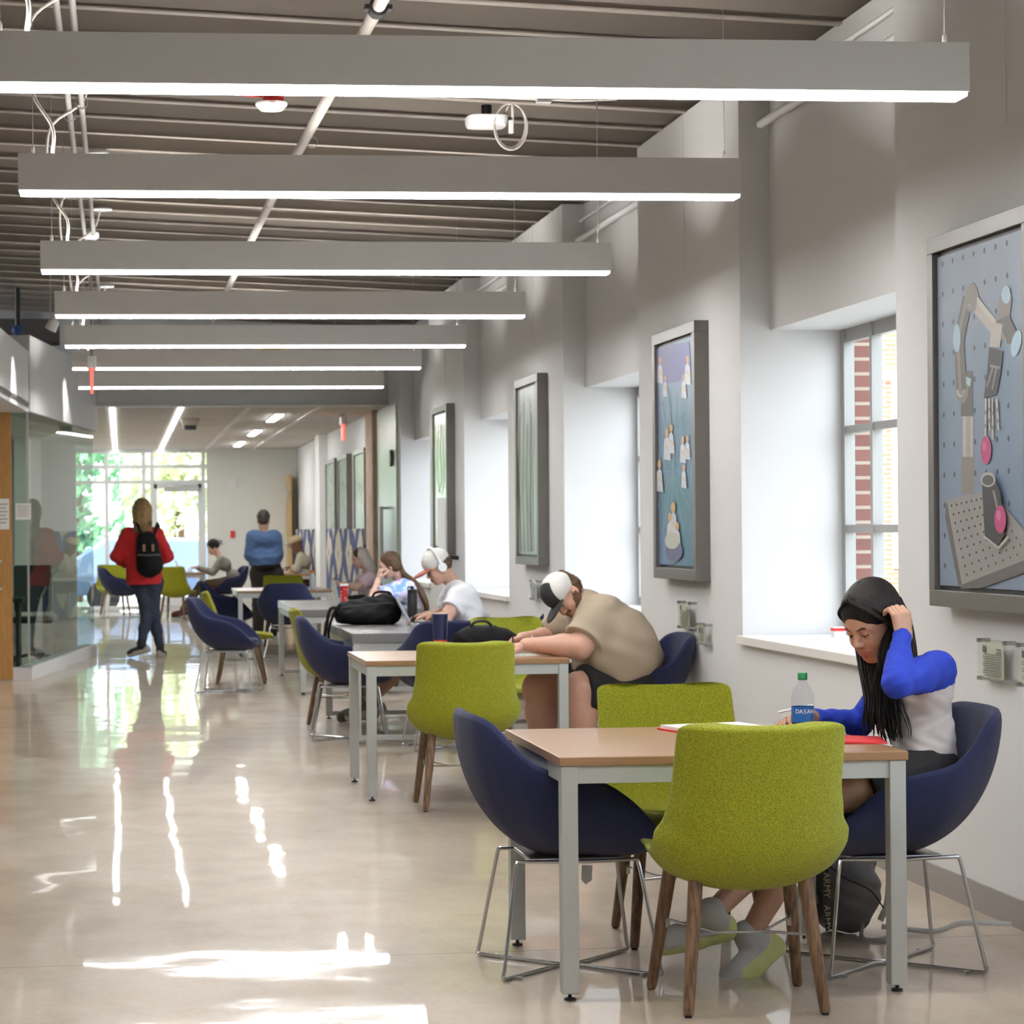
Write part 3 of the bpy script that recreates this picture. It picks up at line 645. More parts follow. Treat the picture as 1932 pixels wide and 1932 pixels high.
def sdf(name, prims, res, mats, parent, folds=None, solid=0):
    """smooth union of the given shapes as one continuous skin; m picks the material"""
    rv = Vector((0, 0, 0)); q_ = parent
    while q_: rv += q_.location; q_ = q_.parent
    root = np.array(rv, float)
    lo = np.min([_bb(p)[0] for p in prims if p['op'] > 0], 0) - 3 * res; hi = np.max([_bb(p)[1] for p in prims if p['op'] > 0], 0) + 3 * res
    n = np.ceil((hi - lo) / res).astype(int) + 1
    ax = [(lo[i] + res * np.arange(n[i])).astype(np.float32) for i in range(3)]
    D = np.full(n, 1.0, np.float32)
    for p in prims:
        a, b = _bb(p); mg = p['k'] + 3 * res
        i0 = np.maximum(np.floor((a - mg - lo) / res).astype(int), 0); i1 = np.minimum(np.ceil((b + mg - lo) / res).astype(int) + 1, n)
        if (i1 <= i0).any(): continue
        P = np.stack(np.meshgrid(*[ax[q][i0[q]:i1[q]] for q in range(3)], indexing='ij'), -1)
        d = _ev(p, P).astype(np.float32); s = tuple(slice(i0[q], i1[q]) for q in range(3)); o = D[s]; k = max(p['k'], 1e-5)
        if p['op'] > 0: h = np.clip(.5 + .5 * (o - d) / k, 0, 1); D[s] = o * (1 - h) + d * h - k * h * (1 - h)
        else: h = np.clip(.5 - .5 * (o + d) / k, 0, 1); D[s] = o * (1 - h) - d * h + k * h * (1 - h)
    if folds:
        X, Y, Z = np.meshgrid(*ax, indexing='ij'); am, fr, sd_ = folds
        D += (am * (np.sin(X * fr + 2.1 * np.sin(Z * fr * .6 + sd_)) * np.sin(Z * fr * 1.3 + 1.7 * np.sin(Y * fr * .5) + sd_) )).astype(np.float32)
    S = D < 0; nx, ny, nz = n
    cs = np.zeros((nx - 1, ny - 1, nz - 1), np.int8)
    for dx in (0, 1):
        for dy in (0, 1):
            for dz in (0, 1): cs += S[dx:nx - 1 + dx, dy:ny - 1 + dy, dz:nz - 1 + dz]
    act = (cs > 0) & (cs < 8); I = np.argwhere(act); idx = -np.ones(act.shape, int); idx[act] = np.arange(len(I))
    acc = np.zeros((len(I), 3)); cnt = np.zeros(len(I))
    cor = [(0, 0, 0), (1, 0, 0), (0, 1, 0), (1, 1, 0), (0, 0, 1), (1, 0, 1), (0, 1, 1), (1, 1, 1)]
    val = [D[I[:, 0] + c[0], I[:, 1] + c[1], I[:, 2] + c[2]] for c in cor]
    for a, b in ((0, 1), (2, 3), (4, 5), (6, 7), (0, 2), (1, 3), (4, 6), (5, 7), (0, 4), (1, 5), (2, 6), (3, 7)):
        va, vb = val[a], val[b]; m = (va < 0) != (vb < 0); t = np.where(m, va / np.where(m, va - vb, 1), 0)
        ca, cb = np.array(cor[a]), np.array(cor[b]); acc += (ca + t[:, None] * (cb - ca)) * m[:, None]; cnt += m
    V = (I + acc / cnt[:, None]) * res + lo
    F = []
    for q in range(3):
        s0 = [slice(1, n[0] - 1), slice(1, n[1] - 1), slice(1, n[2] - 1)]; s0[q] = slice(0, n[q] - 1); s1 = list(s0); s1[q] = slice(1, n[q])
        A, B_ = S[tuple(s0)], S[tuple(s1)]; E = np.argwhere(A != B_); off = np.array([1, 1, 1]); off[q] = 0; E = E + off
        fl = A[A != B_]; u, w = (q + 1) % 3, (q + 2) % 3
        def at(du, dw): e = E.copy(); e[:, u] -= du; e[:, w] -= dw; return idx[e[:, 0], e[:, 1], e[:, 2]]
        Q = np.stack([at(1, 1), at(0, 1), at(0, 0), at(1, 0)], 1); Q[~fl] = Q[~fl][:, ::-1]; F.append(Q)
    F = np.concatenate(F)
    mi = None
    if len(mats) > 1:
        C = V[F].mean(1); best = np.full(len(F), 9.); mi = np.zeros(len(F), int)
        for p in prims:
            if p['op'] < 0 and p['m'] == 0: continue
            d = _ev(p, C); d = np.abs(d) - .001 if p['op'] < 0 else d - (.0006 if p['m'] and p['m'] != 2 else 0); d = np.where(d > .0012, 9., d) if p['m'] in (1, 2, 4) and p['op'] > 0 and p['r1' if p['t'] != 'e' else 'r'].__class__ is not np.ndarray and p['r1'] < .012 else d; m = d < best; best[m] = d[m]; mi[m] = p['m']
    V = V - root
    me = bpy.data.meshes.new(name); me.vertices.add(len(V)); me.vertices.foreach_set('co', V.astype(np.float32).ravel())
    me.loops.add(F.size); me.loops.foreach_set('vertex_index', F.ravel().astype(np.int32)); me.polygons.add(len(F))
    me.polygons.foreach_set('loop_start', (np.arange(len(F)) * 4).astype(np.int32)); me.polygons.foreach_set('loop_total', np.full(len(F), 4, np.int32))
    for q in mats: me.materials.append(q)
    if mi is not None: me.polygons.foreach_set('material_index', mi.astype(np.int32))
    me.polygons.foreach_set('use_smooth', np.ones(len(F), bool)); me.update(calc_edges=True); me.validate()
    o = bpy.data.objects.new(name, me); COL.objects.link(o)
    if parent: o.parent = parent
    d = o.modifiers.new('s', 'SMOOTH'); d.factor = .5; d.iterations = 2
    return o
def shift(o, p):
    o.data.transform(Matrix.Translation(-Vector(p.location))); return o
def join(a, b):
    """merge mesh object b into a (same parent): one body mesh"""
    import bmesh
    bm = bmesh.new(); bm.from_mesh(a.data); off = len(a.data.materials)
    m2 = b.data; names = [m.name for m in a.data.materials]; mp = []
    for m in m2.materials:
        if m.name not in names: a.data.materials.append(m); names.append(m.name)
        mp.append(names.index(m.name))
    k = len(bm.faces); bm.from_mesh(m2); bm.faces.ensure_lookup_table()
    for f in bm.faces[k:]: f.material_index = mp[f.material_index]
    bm.to_mesh(a.data); bm.free(); bpy.data.objects.remove(b); return a

def frame(f, u):
    f = Vector(f).normalized(); l = Vector(u).cross(f).normalized(); u = f.cross(l).normalized(); return f, l, u
def hand(w, f, n, s=1, curl=(.5, .6, .5), thumb=1, spread=.12, k=.006, tc=.5, fc=None):
    """w wrist, f pointing to the fingers, n the way the palm faces, thumb = +1/-1 side (along n x f)"""
    f = Vector(f).normalized(); n = (Vector(n) - f * Vector(n).dot(f)).normalized(); l = n.cross(f); w = Vector(w); P = []
    for i, o in enumerate((-.028, -.009, .010, .028)):
        P.append(pc(w + l * o * .55 * s + f * .004, w + l * o * s + f * .078 * s, .0155 * s, .0125 * s, k=.012))
    for i, (o, L) in enumerate(((-.029, .060), (-.010, .075), (.010, .080), (.029, .070))):
        o *= -1 if thumb < 0 else 1
        a = w + l * o * s + f * .080 * s; d = (f + l * o * spread * 18 * .5).normalized(); ang = 0; rr = .0098 * s
        cc = fc[i] if fc else curl
        for j, sg in enumerate((.45, .31, .24)):
            ang += cc[j]; dd = d * math.cos(ang) + n * math.sin(ang); b = a + dd * L * sg * s; P.append(pc(a, b, rr, rr * .9, k=.003)); a = b; rr *= .9
    th = l * thumb; a = w + f * .018 * s + th * .022 * s + n * .006; d = (f * .75 + th * .62 + n * .35).normalized()
    b = a + d * .042 * s; P.append(pc(a, b, .0145 * s, .012 * s, k=.01)); d = (d + n * tc - th * tc * .8 + f * .1).normalized(); c = b + d * .032 * s; P.append(pc(b, c, .0115 * s, .0105 * s, k=.004)); d = (d + f * .4).normalized(); P.append(pc(c, c + d * .026 * s, .0105 * s, .0085 * s, k=.003))
    return P
def head_prims(c, f, u, s=1, fem=True, lid=.7, beard=False):
    """materials: 0 skin 1 lips 2 brow 3 eye white 4 iris 5 beard"""
    f, l, u = frame(f, u); c = Vector(c); R = np.array([[f[i], l[i], u[i]] for i in range(3)])
    L = lambda x, y, z: c + (f * x + l * y + u * z) * s
    e = lambda x, y, z, a, b, d, k=.02, m=0, op=1: pe(L(x, y, z), (a * s, b * s, d * s), R, k * s, m, op)
    P = [e(-.012, 0, .035, .098, .076, .092), e(.030, 0, .010, .064, .064, .085, .03), e(.030, 0, -.045, .058, .052, .070, .03), e(.046, 0, -.080, .040, .040, .032, .025),
         e(.072, 0, -.102, .018, .020, .014, .02), pc(L(.005, .052, -.055), L(.058, .022, -.096), .016 * s, .015 * s, .03), pc(L(.005, -.052, -.055), L(.058, -.022, -.096), .016 * s, .015 * s, .03)]
    for y in (-1, 1):
        P += [e(.066, .036 * y, -.038, .024, .022, .024, .025), pc(L(.086, .016 * y, .020), L(.072, .050 * y, .016), .009 * s, .008 * s, .016)]
        P += [e(.094, .031 * y, -.002, .013, .019, .013, .012, 0, -1)]
        P += [e(-.008, .078 * y, -.012, .020, .009, .032, .006), e(-.002, .088 * y, -.008, .010, .006, .018, .006, 0, -1)]
    P += [pc(L(.092, 0, .004), L(.110, 0, -.030), .0075 * s, .010 * s, .012), pc(L(.108, 0, -.032), L(.108, 0, -.032), .0125 * s, None, .008), e(.098, .012, -.036, .010, .008, .008, .006), e(.098, -.012, -.036, .010, .008, .008, .006)]
    P += [e(.084, 0, -.066, .018, .028, .018, .02)]
    P += [pc(L(.0985, -.013, -.0605), L(.101, 0, -.0585), .0052 * s, .0062 * s, .003, 1), pc(L(.0985, .013, -.0605), L(.101, 0, -.0585), .0052 * s, .0062 * s, .003, 1), pc(L(.096, -.012, -.0705), L(.0985, 0, -.072), .0060 * s, .0080 * s, .003, 1), pc(L(.096, .012, -.0705), L(.0985, 0, -.072), .0060 * s, .0080 * s, .003, 1)]
    P += [pc(L(.093, -.022, -.0655), L(.093, .022, -.0655), .0022 * s, None, .002, 1, -1)]
    for y in (-1, 1):
        P += [e(.079, .031 * y, -.003, .0128, .0135, .0115, .002, 3), e(.084, .031 * y, -.006, .0095, .006, .006, .001, 4)]
        P += [e(.0785, .031 * y, .0025, .0150, .0175, .0128, .003, 0), e(.0775, .031 * y, -.0125, .0145, .016, .0085, .003, 0), pc(L(.092, .020 * y, -.0035), L(.088, .045 * y, -.004), .0022 * s, .0016 * s, .001, 4)]
        P += [pc(L(.0965, .014 * y, .0195), L(.092, .034 * y, .0245), .0024 * s, .0028 * s, .002, 2), pc(L(.092, .034 * y, .0245), L(.079, .050 * y, .018), .0028 * s, .0012 * s, .002, 2)]
    if beard:
        P += [pc(L(.02, y * .062, -.045), L(.055, y * .038, -.10), .014 * s, .018 * s, .012, 5) for y in (-1, 1)] + [e(.066, 0, -.102, .036, .042, .030, .012, 5), pc(L(.0, .074, -.02), L(.02, .066, -.06), .012 * s, .016 * s, .01, 5), pc(L(.0, -.074, -.02), L(.02, -.066, -.06), .012 * s, .016 * s, .01, 5), pc(L(.092, -.026, -.05), L(.104, 0, -.046), .006 * s, .006 * s, .004, 5), pc(L(.092, .026, -.05), L(.104, 0, -.046), .006 * s, .006 * s, .004, 5)]
    return P, L, R
def skin(n, c): return mat(n, c, .55, noise=(60, tuple(x * .93 for x in c)), bump=(300, .0004))
M['lip'] = mat('lips', (.40, .15, .12), .45); M['brow'] = mat('eyebrow', (.06, .032, .022), .8); M['eyew'] = mat('eye_white', (.62, .58, .55), .3); M['iris'] = mat('iris', (.03, .018, .012), .25)
def hairm(n, a, b): return mat(n, a, .5, spec=.3, noise=(3, b, (60, 60, 5)), bump=(3, .004, (60, 60, 5)))
M['hair_black'] = hairm('black_hair', (.010, .007, .006), (.004, .003, .0025)); M['hair_brown'] = hairm('brown_hair', (.13, .07, .035), (.05, .027, .014))
M['hair_blonde'] = hairm('pale_blonde_hair', (.86, .81, .80), (.55, .46, .42)); M['hair_dirty'] = hairm('golden_brown_hair', (.42, .26, .11), (.15, .08, .03))
def locks(paths, r, seed, n, jit=.01, base=None):
    """tapering strands following the given paths"""
    rr = random.Random(seed); g = base or G()
    for path in paths:
        for q in range(n):
            j = Vector((rr.gauss(0, jit), rr.gauss(0, jit), rr.gauss(0, jit * .5))); P = []
            for i, p in enumerate(path): P.append(Vector(p) + j * (.35 + .65 * i / (len(path) - 1)) + Vector((rr.gauss(0, jit * .25), rr.gauss(0, jit * .25), 0)))
            C = catmull(P, 5); k = len(C); e = rr.uniform(.82, 1); C = C[:max(4, int(k * e))]; k = len(C)
            g.tube(C, [r * (1 - .75 * (i / (k - 1)) ** 2) for i in range(k)], 6, flat=.6)
    return g
def limb(a, b, c, r, k=.03, m=0):
    """two-segment limb with muscle taper; r = (top, mid, joint, mid2, end)"""
    a, b, c = Vector(a), Vector(b), Vector(c)
    return [pc(a, a.lerp(b, .4), r[0], r[1], k, m), pc(a.lerp(b, .4), b, r[1], r[2], k, m), pc(b, b.lerp(c, .3), r[2], r[3], k, m), pc(b.lerp(c, .3), c, r[3], r[4], k, m)]
def shoe(root, ank, toe, mat_u, mat_s, s=1, up=(0, 0, 1), res=.005):
    """ankle point and toe direction; sole under up"""
    ank = Vector(ank); f, l, u = frame(toe, up); R = np.array([[f[i], l[i], u[i]] for i in range(3)]); L = lambda x, y, z: ank + (f * x + l * y + u * z) * s
    P = [pc(L(0, 0, .01), L(-.01, 0, -.03), .042 * s, .040 * s, .03), pc(L(.0, 0, -.045), L(.12, 0, -.058), .038 * s, .032 * s, .03), pe(L(.15, 0, -.06), (.06 * s, .043 * s, .028 * s), R, .03), pc(L(-.035, 0, -.088), L(.06, .0, -.090), .043 * s, .040 * s, .01, 1), pc(L(.06, 0, -.090), L(.175, 0, -.083), .044 * s, .036 * s, .01, 1), pe(L(.05, 0, -.158), (.4 * s, .2 * s, .042 * s), R, .006, 1, -1), pc(L(.01, 0, -.005), L(.01, 0, .012), .047 * s, .043 * s, .01), pc(L(-.052, 0, -.06), L(-.045, 0, -.085), .022 * s, .030 * s, .02, 1)]
    o = sdf('shoe', P, res, [mat_u, mat_s], root); return o
# ================================================================ PEOPLE
def person(label, loc): return thing('person', label, 'person', loc)
fab = lambda n, c, **k: mat(n, c, .85, bump=(700, .0006), **k)
# --- woman in blue sleeves at the nearest table -----------------------------------
Y0 = 7.74
t = person('person with long black hair and bright blue sleeves, bent over the nearest table', (2.45, Y0, 0))
sk = skin('skin_tan', (.50, .285, .195))
HC = W(1648, 1170, 7.70)
hp, L, R = head_prims(HC, (-.74, -.44, -.50), (-.32, -.16, 1), 1.0)
neck = [pc(L(-.03, 0, -.05), W(1712, 1262, 7.76), .046, .052, .03)]
hd = sdf('body', hp + neck, .0026, [sk, M['lip'], M['brow'], M['eyew'], M['iris']], t)
shL, elL, wrL = W(1768, 1262, 7.585), W(1692, 1290, 7.39), W(1702, 1200, 7.56)
shR, elR, wrR = W(1690, 1280, 7.93), W(1618, 1368, 8.06), W(1524, 1352, 7.93)
hipL, knL, anL = W(1750, 1470, 7.64), W(1560, 1506, 7.62), W(1414, 1764, 7.66)
hipR, knR, anR = W(1740, 1468, 7.84), W(1575, 1488, 7.88), W(1345, 1722, 7.60)
P = [pc(W(1745, 1305, 7.66), W(1738, 1305, 7.84), .062, .062, .05), pc(W(1752, 1375, 7.70), W(1748, 1375, 7.80), .060, None, .05), pc(W(1745, 1320, 7.75), hipL.lerp(hipR, .5), .06, .09, .05), pc(hipL, hipR, .10, None, .05), pc(W(1712, 1262, 7.76), W(1735, 1300, 7.75), .05, .07, .03)]
P += limb(shL, elL, wrL, (.045, .043, .036, .036, .026)) + limb(shR, elR, wrR, (.045, .04, .034, .034, .024))
P += limb(hipL, knL, anL, (.088, .078, .053, .055, .034)) + limb(hipR, knR, anR, (.088, .078, .053, .055, .034))
bd = sdf('body', P, .006, [sk], t); join(hd, bd); body = hd
hL = hand(W(1706, 1205, 7.56), (-.10, .10, 1), (-.42, .9, .05), .98, thumb=1, curl=(.75, .95, .6), spread=.05, tc=.9)
hR = hand(W(1530, 1353, 7.92), (-1, -.18, -.02), (0, -.55, -.8), .90, thumb=1, fc=[(.5, .7, .5), (.35, .7, .5), (.25, .6, .5), (-.05, .55, .4)], spread=.25, tc=.15)
for h in (hL, hR): join(body, sdf('body', h, .0028, [sk], t))
body.name = 'body'
bl = fab('blue_sleeve_jersey', (.010, .038, .40)); wh = fab('white_jersey', (.62, .57, .56))
P = [pc(W(1748, 1300, 7.63), W(1735, 1300, 7.87), .088, .088, .05), pc(W(1748, 1378, 7.67), W(1742, 1378, 7.83), .092, None, .06), pc(W(1750, 1425, 7.665), W(1746, 1425, 7.83), .093, None, .03), pc(W(1712, 1330, 7.67), W(1706, 1330, 7.84), .058, None, .05), pc(W(1722, 1370, 7.7), W(1716, 1370, 7.8), .07, None, .06)]
P = [dict(p, m=0) for p in P] + [pc(W(1708, 1270, 7.79), W(1752, 1268, 7.68), .048, .060, .04, 1)]
P += [pc(shL, shL.lerp(elL, .5), .062, .052, .035, 1), pc(shL.lerp(elL, .5), elL, .052, .0455, .03, 1), pc(elL, elL.lerp(wrL, .5), .0455, .043, .015, 1), pk(elL.lerp(wrL, .1), wrL + V3(0, 0, .004), .0455, .0295, .012, 1)]
P += [pc(shR, elR, .055, .044, .035, 1), pc(elR, elR.lerp(wrR, .5), .044, .041, .02, 1), pk(elR.lerp(wrR, .1), wrR.lerp(elR, .12), .0445, .030, .01, 1)]
sh = sdf('shirt', P, .0048, [wh, bl], t, folds=(.0022, 70, .4))
P = [pc(W(1752, 1445, 7.67), W(1750, 1445, 7.83), .088, None, .03), pc(hipL, hipR, .108, None, .05), pk(hipL, hipL.lerp(knL, .62), .105, .092, .03), pk(hipR, hipR.lerp(knR, .62), .105, .092, .03)]
sdf('shorts', P, .006, [fab('black_shorts_fabric', (.012, .012, .014))], t, folds=(.0015, 50, 1))
# hair: scalp cap with centre parting, long locks falling in front of the chest
cap = [pe(L(-.014, 0, .042), (.105, .084, .0975), R, .01), pe(L(-.05, 0, -.03), (.06, .07, .085), R, .04), pe(L(.028, 0, .048), (.062, .074, .07), R, .02),
       pe(L(.105, 0, -.035), (.075, .068, .092), R, .015, 0, -1), pc(L(.10, 0, .085), L(-.02, 0, .142), .0035, .003, .004, 0, -1)]
hair = sdf('hair', cap, .0032, [M['hair_black']], t)
pts = []
for sgn in (1, -1):
    for q in range(7):
        a = q / 6
        st = L(.07 - .10 * a, sgn * .006, .115 + .01 * a); s2 = L(.055 - .085 * a, sgn * .070, .060 - .01 * a); s3 = L(.018 - .06 * a, sgn * .083, -.015)
        if sgn > 0: end = [W(1672 + 14 * a, 1235, 7.60 + .07 * a), W(1662 + 26 * a, 1290, 7.60 + .03 * a), W(1656 + 38 * a, 1340, 7.62), W(1664 + 34 * a, 1385, 7.63), W(1672 + 30 * a, 1408 - 12 * a, 7.63)]
        else: end = [W(1622 + 30 * a, 1215, 7.80), W(1628 + 30 * a, 1270, 7.74), W(1640 + 30 * a, 1320, 7.70), W(1638 + 30 * a, 1362, 7.69), W(1640 + 26 * a, 1392, 7.68)]
        pts.append([st, s2, s3] + end)
g = locks(pts, .0085, 3, 6, .0085)
g = locks([[L(-.10, y, .02), L(-.112, y, -.07), W(1722 + 180 * y, 1250, 7.70), W(1716 + 120 * y, 1300, 7.62)] for y in (-.05, -.02, .01, .04)], .009, 5, 5, .010, g)
g = locks([[L(-.02, .08, .0), W(1662, 1240, 7.6), W(1650 + q * 9, 1320, 7.60), W(1646 + q * 13, 1380 - abs(q - 3) * 6, 7.60), W(1652 + q * 12, 1412 - abs(q - 3) * 8, 7.61)] for q in range(6)], .0035, 9, 6, .009, g)
join(hair, shift(g.obj('hair', M['hair_black'], t), t))
hair.modifiers.clear()
snk = mat('grey_shoe_mesh', (.42, .42, .42), .8); sol = mat('lime_sole', (.52, .55, .22), .6)
shoe(t, anL + V3(-.0, 0, .0), (-.75, -.25, -.55), snk, sol, .98, up=(-.5, .1, .9))
shoe(t, anR, (-.96, -.05, -.22), snk, sol, .98, up=(-.15, -.55, .8))
# print on the chest
def text(s, loc, size, m, parent, rot, name='lettering', ext=.0006, align='CENTER'):
    c = bpy.data.curves.new(name, 'FONT'); c.body = s; c.size = size; c.extrude = ext; c.align_x = align; c.align_y = 'CENTER'; c.resolution_u = 2
    o = bpy.data.objects.new(name, c); COL.objects.link(o); c.materials.append(m)
    dg = bpy.context.evaluated_depsgraph_get(); me = bpy.data.meshes.new_from_object(o.evaluated_get(dg)); bpy.data.objects.remove(o)
    o = bpy.data.objects.new(name, me); COL.objects.link(o); o.parent = parent; o.location = loc; o.rotation_euler = rot
    return o

# --- man in tan shirt ------------------------------------------------------------
t = person('person in tan t-shirt, black shorts and white and black cap writing', (2.7, 13.3, 0))
sk = skin('skin_ruddy', (.60, .34, .25)); tan = fab('tan_tshirt', (.40, .325, .24)); blk = fab('black_shorts', (.012, .012, .013))
Yc = 13.3
hp, L, R = head_prims(W(1066, 1122, 13.22), (-.42, -.50, -.76), (-.85, -.10, .45), 1.0, beard=True)
beard = mat('brown_beard', (.14, .07, .04), .9, bump=(200, .003))
hd = sdf('body', hp + [pc(L(-.03, 0, -.05), W(1110, 1150, 13.3), .062, .075, .04)], .0036, [sk, M['lip'], M['brow'], M['eyew'], M['iris'], beard], t)
shL, elL, wrL = W(1138, 1160, 13.06), W(1094, 1220, 12.97), W(992, 1216, 13.10)
shR, elR, wrR = W(1082, 1165, 13.56), W(1040, 1205, 13.62), W(985, 1205, 13.35)
hipL, knL, anL = W(1185, 1290, 13.14), W(1092, 1300, 13.06), W(1105, 1455, 13.06)
hipR, knR, anR = W(1185, 1290, 13.5), W(1018, 1298, 13.42), W(1030, 1455, 13.42)
P = [pc(W(1150, 1190, 13.12), W(1140, 1190, 13.5), .16, None, .08), pc(W(1165, 1240, 13.12), W(1160, 1240, 13.5), .17, None, .08), pc(hipL, hipR, .15, None, .06)]
P += limb(shL, elL, wrL, (.085, .08, .066, .062, .036)) + limb(shR, elR, wrR, (.085, .08, .062, .058, .036))
P += limb(hipL, knL, anL, (.13, .12, .092, .088, .055)) + limb(hipR, knR, anR, (.13, .12, .092, .088, .055))
join(hd, sdf('body', P, .008, [sk], t)); hd.name = 'body'
for h in (hand(W(990, 1217, 13.10), (-.9, .35, -.12), (.1, .1, -1), 1.0, thumb=-1, curl=(.35, .6, .4)), hand(W(983, 1206, 13.34), (-.85, -.45, -.2), (.2, -.5, -.8), 1.0, thumb=1, curl=(.5, .7, .4))):
    join(hd, sdf('body', h, .0034, [sk], t))
P = [pc(W(1128, 1178, 13.14), W(1118, 1178, 13.46), .145, None, .10), pc(W(1160, 1205, 13.12), W(1150, 1205, 13.5), .185, None, .10), pc(W(1172, 1232, 13.12), W(1160, 1232, 13.5), .205, None, .10), pk(W(1165, 1232, 13.3), W(1161, 1272, 13.3), .245, .245, .05),
     pc(W(1104, 1140, 13.25), W(1100, 1142, 13.4), .09, None, .06), pc(W(1195, 1240, 13.2), W(1195, 1240, 13.4), .15, None, .05)]
P += [pc(shL, shL.lerp(elL, .4), .115, .108, .05), pk(shL.lerp(elL, .15), shL.lerp(elL, .82) + V3(0, 0, 0), .112, .112, .03), pc(shR, shR.lerp(elR, .5), .11, .10, .05), pk(shR.lerp(elR, .2), shR.lerp(elR, .8), .105, .104, .03)]
sdf('tshirt', P, .0075, [tan], t, folds=(.0075, 22, 2))
P = [pc(hipL, hipR, .165, None, .06), pk(hipL, hipL.lerp(knL, .92), .155, .132, .03), pk(hipR, hipR.lerp(knR, .80), .155, .128, .03)]
sdf('shorts', P, .0075, [blk], t, folds=(.003, 32, 1))
sdf('hair', [pe(L(-.05, 0, .0), (.075, .085, .085), R, .02), pc(L(-.095, 0, .055), L(-.085, 0, .02), .038, .045, .02), pc(L(-.045, .07, -.02), L(-.02, .075, -.05), .022, .012, .02)], .005, [M['hair_brown']], t, folds=(.003, 110, 1))
blackc = fab('black_cap_fabric', (.02, .021, .024))
cp = sdf('cap', [pe(L(.0, 0, .05), (.108, .092, .095), R, .01), pe(L(-.155, 0, .0), (.08, .2, .085), R, .01, 0, -1), pe(L(.05, 0, -.075), (.16, .2, .09), R, .01, 0, -1)], .0036, [M['cap_w']], t)
sdf('cap_front_panel', [pe(L(.003, 0, .0515), (.1085, .087, .0955), R, .01), pe(L(-.065, 0, .03), (.09, .3, .3), R, .004, 0, -1), pe(L(.05, 0, -.075), (.16, .2, .088), R, .01, 0, -1)], .0036, [blackc], cp)
sdf('cap_brim', [pe(L(.125, 0, .020), (.085, .078, .012), R, .006), pe(L(.125, 0, -.032), (.12, .06, .045), R, .01, 0, -1)], .0034, [blackc], cp)
shoe(t, anL, (-1, -.1, 0), M['rubber'], M['paper'], 1.1, res=.008); shoe(t, anR, (-1, .1, 0), M['rubber'], M['paper'], 1.1, res=.008)
# bead bracelet
c = W(1003, 1214, 13.10); o = G(); 
for k in range(22):
    a = 2 * PI * k / 22; o.ell(c + V3(0.004 * math.sin(a), .040 * math.cos(a), .040 * math.sin(a)), (.0042,) * 3, n=6, m=5)
o.obj('bracelet', mat('bead', (.7, .68, .66), .3), t, loc=-Vector(t.location))

# --- man with headphones -----------------------------------------------------------
t = person('person in white t-shirt and cap with white headphones, leaning over a laptop', (2.75, 17.90, 0))
sk = skin('skin_light', (.58, .34, .25)); wt = fab('white_tshirt', (.72, .72, .74))
hp, L, R = head_prims(W(827, 1069, 17.85), (-.86, -.14, -.48), (-.45, 0, .9), .98, False)
hd = sdf('body', hp + [pc(L(-.03, 0, -.05), W(858, 1107, 17.90), .052, .06, .04)], .0042, [sk, M['lip'], M['brow'], M['eyew'], M['iris']], t)
shL, elL, wrL = W(872, 1120, 17.70), W(836, 1172, 17.57), W(818, 1160, 17.75)
shR, elR, wrR = W(856, 1118, 18.10), W(830, 1165, 18.20), W(802, 1160, 18.00)
hipL, knL, anL = W(905, 1209, 17.80), W(795, 1224, 17.75), W(702, 1318, 17.70)
hipR, knR, anR = W(905, 1209, 18.05), W(800, 1224, 18.05), W(690, 1325, 18.00)
P = [pc(W(872, 1140, 17.75), W(868, 1140, 18.05), .10, None, .06), pc(hipL, hipR, .11, None, .06)] + limb(shL, elL, wrL, (.06, .055, .046, .044, .028)) + limb(shR, elR, wrR, (.06, .055, .046, .044, .028)) + limb(hipL, knL, anL, (.09, .08, .06, .058, .04)) + limb(hipR, knR, anR, (.09, .08, .06, .058, .04))
join(hd, sdf('body', P, .009, [sk], t)); hd.name = 'body'
for h in (hand(wrL, (-1, .15, -.1), (0, .1, -1), 1.0, thumb=-1, curl=(.3, .4, .3)), hand(wrR, (-1, 0, -.1), (0, 0, -1), 1.0, thumb=1, curl=(.3, .4, .3))): join(hd, sdf('body', h, .0045, [sk], t))
P = [pc(W(874, 1128, 17.73), W(866, 1128, 18.07), .115, None, .08), pc(W(884, 1160, 17.75), W(878, 1160, 18.05), .125, None, .08), pk(W(886, 1160, 17.90), W(892, 1210, 17.90), .15, .165, .05), pc(W(857, 1112, 17.85), W(855, 1112, 17.97), .07, None, .05),
     pk(shL, shL.lerp(elL, .58), .082, .082, .05), pk(shR, shR.lerp(elR, .58), .08, .08, .05)]
sdf('tshirt', P, .008, [wt], t, folds=(.0045, 34, 1))
sdf('shorts', [pc(hipL, hipR, .125, None, .06), pk(hipL, hipL.lerp(knL, .7), .11, .095, .03), pk(hipR, hipR.lerp(knR, .7), .11, .095, .03)], .009, [fab('olive_shorts', (.06, .065, .05))], t)
sdf('hair', [pe(L(-.03, 0, .01), (.085, .082, .08), R, .02), pe(L(.1, 0, -.03), (.075, .1, .1), R, .01, 0, -1)], .005, [M['hair_brown']], t, folds=(.002, 120, 1))
cp = sdf('cap', [pe(L(-.002, 0, .052), (.110, .090, .090), R, .01), pe(L(-.02, 0, -.075), (.25, .2, .085), R, .01, 0, -1)], .0042, [M['cap_w']], t)
sdf('cap_brim', [pe(L(.135, 0, .016), (.085, .080, .015), R, .006)], .004, [mat('faded_red_brim', (.36, .11, .08), .9)], cp)
hpn = G().tube(catmull([L(-.0, .094, -.01), L(-.005, .094, .07), L(-.01, .06, .135), L(-.01, 0, .155), L(-.01, -.06, .135), L(-.005, -.094, .07), L(0, -.094, -.01)], 6), .013, 10)
